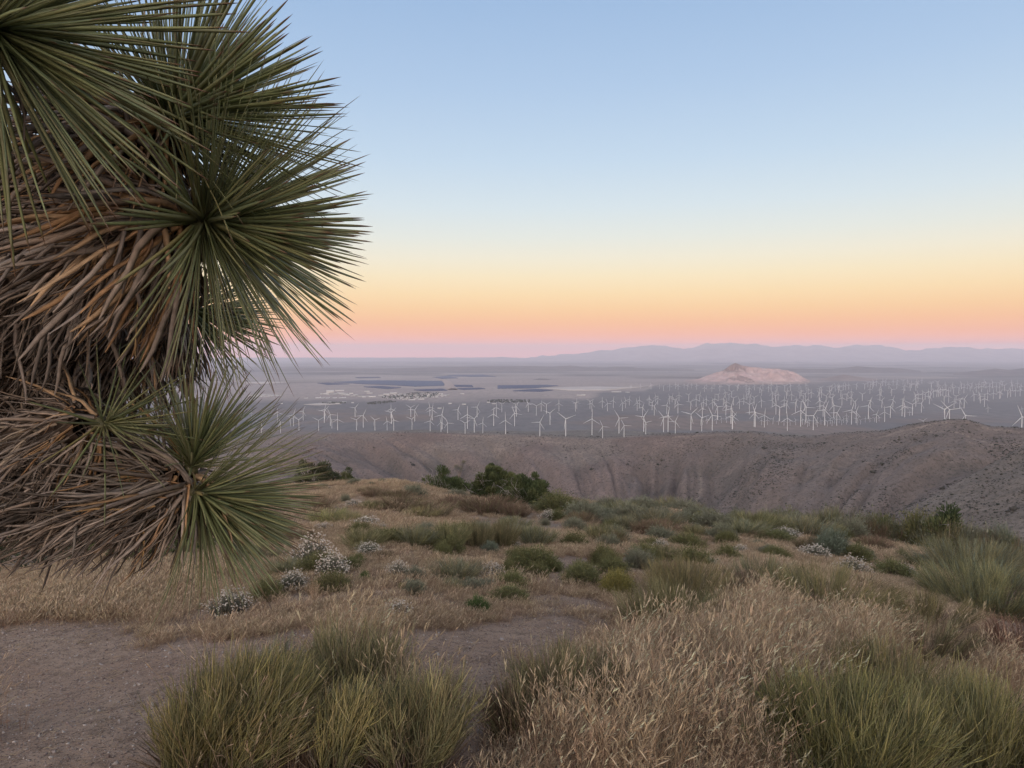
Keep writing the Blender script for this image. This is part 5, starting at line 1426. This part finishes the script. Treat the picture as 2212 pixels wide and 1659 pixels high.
# shared meshes of single leaves, one metre long along Z, upper face to +Y
LEAFV = []
for i, bd in enumerate((-.14, -.07, -.02, .03, .08, -.20)):
    cb = LEAFG[i % 5][None]
    g = green_leaves(np.zeros((1, 3)), np.array([[0, 0, 1.]]), np.array([[0, 1., 0]]), np.ones(1), np.array([bd]), np.array([.0165]), cb)
    LEAFV.append(make_mesh('leaf', [g], M_leaf))
DEADC = [A(.255, .22, .185), A(.20, .175, .15), A(.33, .285, .24), A(.15, .13, .112), A(.26, .215, .17), A(.225, .20, .178)]
ORNG = [A(.37, .25, .13), A(.33, .22, .115), A(.42, .31, .185), A(.29, .20, .12)]
TD = np.array([0, .1, .25, .45, .65, .85, 1.0])
def dead_curves(P0, d1, d2, L, kink):
    t = TD[None, :, None]
    s1 = np.clip(t / .3, 0, 1)
    C = P0[:, None] + L[:, None, None] * (d1[:, None] * (t - .5 * t * t) * kink[:, None, None] + d2[:, None] * (t - (t - .5 * t * t) * kink[:, None, None]))
    n = len(P0)
    w = np.cumsum(R.normal(0, .012, (n, len(TD), 3)), 1); w[:, 0] = 0
    return C + w * L[:, None, None]
def dead_tubes(C, wid, cb):
    n = len(C)
    tip = (.45 + .55 * (1 - TD))[None] * np.ones((n, 1)); tip[:, -1] = .15; tip[:, 0] *= 1.2
    up = nrm(np.cross(nrm(C[:, -1] - C[:, 0]), nrm(R.normal(size=(n, 3)))))
    k = TD[None, :, None]
    col = cb[:, None] * (1.1 - .25 * k)
    return tubes(C, wid[:, None] * tip, shape=[(1.2, .04), (0, -.08), (-1.2, .04), (0, .16)], up=up, col=col)
DEADV = []
for i in range(6):
    P0 = np.zeros((1, 3)); d1 = nrm(np.array([[R.normal(0, .2), R.uniform(.5, .9), 1.0]])); d2 = nrm(np.array([[R.normal(0, .15), -.1, 1.0]]))
    C = dead_curves(P0, d1, d2, np.ones(1), np.array([.6]))
    DEADV.append([make_mesh('dead_leaf', [dead_tubes(C, np.array([.024]), c_[None])], M_dead) for c_ in (DEADC[i % 6], ORNG[i % 4])])

def frame_to(d, up):
    z = Vector(d).normalized(); y = Vector(up); y = (y - z * y.dot(z)); y = y.normalized() if y.length > 1e-6 else z.orthogonal().normalized()
    x = y.cross(z); return Matrix((x, y, z)).transposed()

def spline(P_, n):
    P_ = np.array(P_); k = len(P_); q = np.concatenate([[2 * P_[0] - P_[1]], P_, [2 * P_[-1] - P_[-2]]])
    t = np.linspace(0, k - 1 - 1e-6, n); i = t.astype(int); f = (t - i)[:, None]
    a, b_, c, d = q[i], q[i + 1], q[i + 2], q[i + 3]
    return .5 * (2 * b_ + (c - a) * f + (2 * a - 5 * b_ + 4 * c - d) * f ** 2 + (3 * b_ - a - 3 * c + d) * f ** 3)

mass_g, mass_d = [], []
def place_leaf(name, me, parent, base, d, up, L):
    o = link(name, me, parent)
    m = frame_to(d, up).to_4x4(); m.translation = Vector(base - TB)
    o.matrix_local = m @ Matrix.Diagonal((L, L, L, 1))
    return o

def rosette(c, axis, n, L, n_obj, seed, amax=105, flat=0.0, wid=.0168, young=24, below=0.0, grey=0):
    """a head of stiff leaves about c: the biggest n_obj as leaves of their own"""
    global R
    keep, R = R, np.random.default_rng(seed)
    axis = nrm(np.array(axis, float))
    # golden spiral over a cap, so the leaves part evenly
    i = np.arange(n) + .5
    ca = 1 - i / n * (1 - math.cos(math.radians(amax)))
    ph = i * 2.399963 + R.normal(0, .16, n)
    e1 = nrm(np.cross(axis, [0.3, .2, 1.0])); e2 = np.cross(axis, e1)
    sa = np.sqrt(np.maximum(1 - ca ** 2, 0))
    D = axis * ca[:, None] + (e1 * np.cos(ph)[:, None] + e2 * np.sin(ph)[:, None]) * sa[:, None]
    D = nrm(D + R.normal(0, .06, (n, 3)))
    ageing = i / n
    Ls = L * R.uniform(.82, 1.08, n) * (.80 + .25 * np.minimum(ageing * 2.5, 1))
    UP = nrm(axis - D * np.sum(axis * D, 1, keepdims=True))
    P0 = c + axis * (.06 * L * (1 - ageing * 2.0))[:, None] + D * .012
    bend = R.normal(.0, .05, n) - .10 * ss(ageing, .5, 1.0)
    bud = obj('rosette', [green_leaves(np.tile(c - TB - axis * .01, (young, 1)), nrm(axis + R.normal(0, .22, (young, 3))), nrm(R.normal(size=(young, 3))), L * R.uniform(.55, .8, young), R.normal(0, .03, young), np.full(young, L * wid), np.array(LEAFG)[R.integers(0, 5, young)]),
                          blobs(np.array([c - TB - axis * .015]), np.array([.020]), A(.11, .11, .06), .1)], M_leaf, tree)
    pick = R.permutation(n)[:n_obj]; isobj = np.zeros(n, bool); isobj[pick] = True
    for j in pick:
        k = int(np.argmin(np.abs(np.array((-.14, -.07, -.02, .03, .08, -.20)) - bend[j])))
        place_leaf('leaf', LEAFV[k], bud, P0[j], D[j], UP[j], float(Ls[j]))
    r = ~isobj
    cb = np.array(LEAFG)[R.integers(0, 5, r.sum())] * R.uniform(.8, 1.2, (r.sum(), 1))
    old = ageing[r] > .93
    cb = np.where((old & (R.uniform(size=r.sum()) < .4))[:, None], A(.25, .23, .10), cb)
    mass_g.append(green_leaves(P0[r] - TB, D[r], UP[r], Ls[r], bend[r], Ls[r] * wid, cb))
    # freshly dead leaves folded back under the head
    m_ = int(n * .30) + below
    ph = R.uniform(0, 6.28, m_); rad_ = e1 * np.cos(ph)[:, None] + e2 * np.sin(ph)[:, None]
    b0 = c - axis * R.uniform(.02, .12, (m_, 1)) * L / .3 + rad_ * .022
    d1 = nrm(rad_ + axis * .15); d2 = nrm(-axis * R.uniform(.35, 1.2, (m_, 1)) + rad_ * R.uniform(.15, .8, (m_, 1)) + np.array([0, 0, -.55]) + R.normal(0, .2, (m_, 3)))
    Ld = L * R.uniform(.6, 1.0, m_)
    C = dead_curves(b0 - TB, d1, d2, Ld, R.uniform(.3, .8, m_))
    cb = np.array(ORNG[:3] + DEADC)[R.integers(0, 9, m_)] * R.uniform(.6, 1.1, (m_, 1))
    if grey: cb = np.array(DEADC)[R.integers(0, 6, m_)]
    mass_d.append(dead_tubes(C, Ld * .024, cb))
    R = keep

def limb(ctrl, core, n_dead, L, n_obj, seed, skirt=.09, grav=.55, back=.9, out=.55, rnd=.28, orange_end=.25, t0=0.0):
    global R
    keep, R = R, np.random.default_rng(seed)
    P_ = spline(ctrl, 24)
    k = len(P_); tt = np.linspace(0, 1, k)
    lb = obj('limb', [tubes((P_ - TB)[None], (core * (1.15 - .45 * tt))[None], 9, up=np.array([[.1, .3, 1.]]), col=A(.075, .055, .042))], M_bark, tree, True)
    T = nrm(np.gradient(P_, axis=0))
    s = R.uniform(t0, 1, n_dead); f = s * (k - 1); i = np.minimum(f.astype(int), k - 2); w = (f - i)[:, None]
    p = P_[i] * (1 - w) + P_[i + 1] * w; t_ = nrm(T[i] * (1 - w) + T[i + 1] * w)
    e1 = nrm(np.cross(t_, np.array([.2, .3, 1.0]))); e2 = np.cross(t_, e1)
    ph = R.uniform(0, 2 * math.pi, n_dead)
    N = e1 * np.cos(ph)[:, None] + e2 * np.sin(ph)[:, None]
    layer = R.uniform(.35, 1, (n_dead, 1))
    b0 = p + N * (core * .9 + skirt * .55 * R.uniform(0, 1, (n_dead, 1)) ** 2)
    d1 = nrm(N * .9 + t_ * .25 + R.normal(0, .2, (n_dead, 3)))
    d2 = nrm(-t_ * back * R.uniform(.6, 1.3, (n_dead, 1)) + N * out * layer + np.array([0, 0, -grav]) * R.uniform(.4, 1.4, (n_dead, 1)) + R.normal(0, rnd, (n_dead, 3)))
    Ls = L * R.uniform(.5, 1.12, n_dead)
    isor = R.uniform(size=n_dead) < np.clip((s - (1 - orange_end)) / orange_end, 0, 1) * (.34 if seed == 203 else .18) + .01
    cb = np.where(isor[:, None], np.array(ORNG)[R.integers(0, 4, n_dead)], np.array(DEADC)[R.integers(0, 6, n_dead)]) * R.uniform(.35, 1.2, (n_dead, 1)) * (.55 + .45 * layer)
    near = np.argsort(b0[:, 1] - .4 * R.uniform(size=n_dead) + np.where(b0[:, 0] / b0[:, 1] < -.74, 9, 0))[:n_obj * 2]; near = R.permutation(near)[:n_obj]
    isobj = np.zeros(n_dead, bool); isobj[near] = True
    for j in near:
        v = DEADV[int(R.integers(0, 6))][1 if isor[j] else 0]
        place_leaf('dead_leaf', v, lb, b0[j], d2[j] * .85 + d1[j] * .2, d1[j], float(Ls[j]))
    r = ~isobj
    C = dead_curves(b0[r] - TB, d1[r], d2[r], Ls[r], R.uniform(.25, .8, r.sum()))
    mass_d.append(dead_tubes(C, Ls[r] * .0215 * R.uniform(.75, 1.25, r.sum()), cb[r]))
    R = keep

TR = [tuple(TB + [0, 0, -.1]), (-2.28, 1.95, .6), (-2.15, 1.95, 1.25), (-2.1, 1.9, 1.9), (-2.2, 1.9, 2.5)]
P_ = spline(TR, 16)
obj('trunk', [tubes((P_ - TB)[None], np.linspace(.17, .11, 16)[None], 12, up=np.array([[0., 1, 0]]), col=A(.10, .075, .06))], M_bark, tree, True)
tp1, tp2, tp3, tp4 = (np.array(v) for v in ((-2.26, 1.95, .75), (-2.18, 1.95, 1.1), (-2.12, 1.92, 1.6), (-2.1, 1.9, 1.95)))
rosettes = [
 # centre, axis, leaves, length, own objects
 (at(-35, 55, 1.02), (.86, -.12, -.38), 260, .315, 62, 101, 105),
 (at(372, 252, 1.42), (.72, .18, .58), 380, .345, 62, 102, 92),
 (at(447, 478, 1.40), (.97, .02, -.06), 390, .335, 66, 103, 88),
 (at(410, 668, 2.05), (.86, .25, -.30), 210, .29, 24, 104, 100),
 (at(416, 1000, 1.74), (.34, -.08, .93), 135, .262, 30, 105, 66),
 (at(432, 1066, 1.72), (.90, .02, -.44), 260, .30, 40, 106, 70),
 (at(228, 915, 1.62), (.85, -.10, .10), 40, .22, 14, 107, 88),
]
for c, ax, n, L, no, sd, am in rosettes: rosette(c, ax, n, L, no, sd, am, below=30 if sd in (102, 103, 107) else 0)
E0 = lambda i, k=.05: rosettes[i][0] - nrm(np.array(rosettes[i][1], float)) * k
limb([tp4 + [0, 0, .3], at(-330, 60, 1.25), at(-120, 40, 1.08), E0(0)], .035, 120, .24, 5, 201)
limb([tp4, at(-170, 480, 1.75), at(60, 400, 1.62), at(230, 320, 1.52), E0(1)], .055, 1500, .22, 55, 202, grav=.6, back=.8, rnd=.36)
limb([tp3, at(-140, 640, 1.65), at(80, 570, 1.55), at(260, 515, 1.46), E0(2)], .06, 1600, .23, 65, 203, grav=.45, back=1.0, rnd=.36, orange_end=.35)
limb([tp2, at(-150, 900, 1.98), at(60, 800, 1.92), at(240, 725, 1.95), E0(3, .08)], .085, 3600, .20, 80, 204, skirt=.15, grav=.75, back=.75, out=.75, rnd=.38, orange_end=.3)
limb([tp2, at(-100, 1000, 1.80), at(60, 950, 1.72), at(150, 925, 1.66), E0(6)], .045, 600, .19, 30, 205, grav=.45)
limb([tp1, at(-130, 1075, 1.82), at(90, 1070, 1.78), at(260, 1068, 1.75), E0(5)], .055, 2700, .19, 60, 206, skirt=.10, grav=.08, back=1.05, out=.55, rnd=.36, orange_end=.2)
limb([at(360, 1062, 1.79), at(400, 1035, 1.80), E0(4, .03)], .03, 70, .18, 4, 207, grav=.3)
limb([tp3 + [0, .1, .1], at(-120, 520, 2.0), at(40, 470, 1.9), at(120, 560, 1.85)], .09, 1400, .24, 0, 208, skirt=.12, grav=.9, back=.3, out=.8, orange_end=.05)
obj('foliage', mass_g, M_leaf, tree)['kind'] = 'stuff'
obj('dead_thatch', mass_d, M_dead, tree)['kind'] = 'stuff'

# ---- the little joshua tree standing behind the junipers
q = c6(1235, 330)
p = hit(np.array([q[0] * D2P]), np.array([q[1] * D2P]))[0]
def small_joshua(px, py, h, label):
    p = hit(np.array([px * D2P]), np.array([py * D2P]))[0]; m = p[3] / FPX * D2P; Hh = h * m
    o = link('joshua_tree', None, None, (p[0], p[1] + .8, H1(p[0], p[1] + .8) - .05)); o.empty_display_size = .5
    heads = [np.array([-.16, 0, .66]) * Hh, np.array([.20, .05, .88]) * Hh, np.array([.04, -.05, .60]) * Hh]
    gs = [tubes(spline([(0, 0, 0), hd * [.3, .3, .45], hd], 8)[None], np.linspace(.07, .05, 8)[None] * Hh * .6, 7, up=np.array([[0, 1., 0]]), col=A(.2, .155, .12)) for hd in heads]
    obj('trunk', gs, M_bark, o, True)
    lv = []
    for hd in heads:
        n = 130; D = nrm(R.normal(size=(n, 3)) + hd / Hh * 1.2); D2 = nrm(R.normal(size=(n, 3)) + np.array([0, 0, -.9]))
        lv.append(green_leaves(np.tile(hd, (n, 1)), D, nrm(np.cross(D, R.normal(size=(n, 3)))), np.full(n, .20 * Hh) * R.uniform(.7, 1.1, n), R.normal(0, .05, n), np.full(n, .006 * Hh), np.array([A(.19, .175, .085), A(.15, .15, .07), A(.23, .20, .11)])[R.integers(0, 3, n)]))
        lv.append(dead_tubes(dead_curves(np.tile(hd * .93, (n, 1)), D, D2, np.full(n, .16 * Hh), np.full(n, .4)), np.full(n, .005 * Hh), np.array(DEADC)[R.integers(0, 6, n)]))
    obj('foliage', lv, M_leaf, o)['kind'] = 'stuff'
    tag(o, label, 'joshua tree')
small_joshua(q[0], q[1], 118 * q[2], 'small shaggy joshua tree with two heads rising behind the middle juniper')
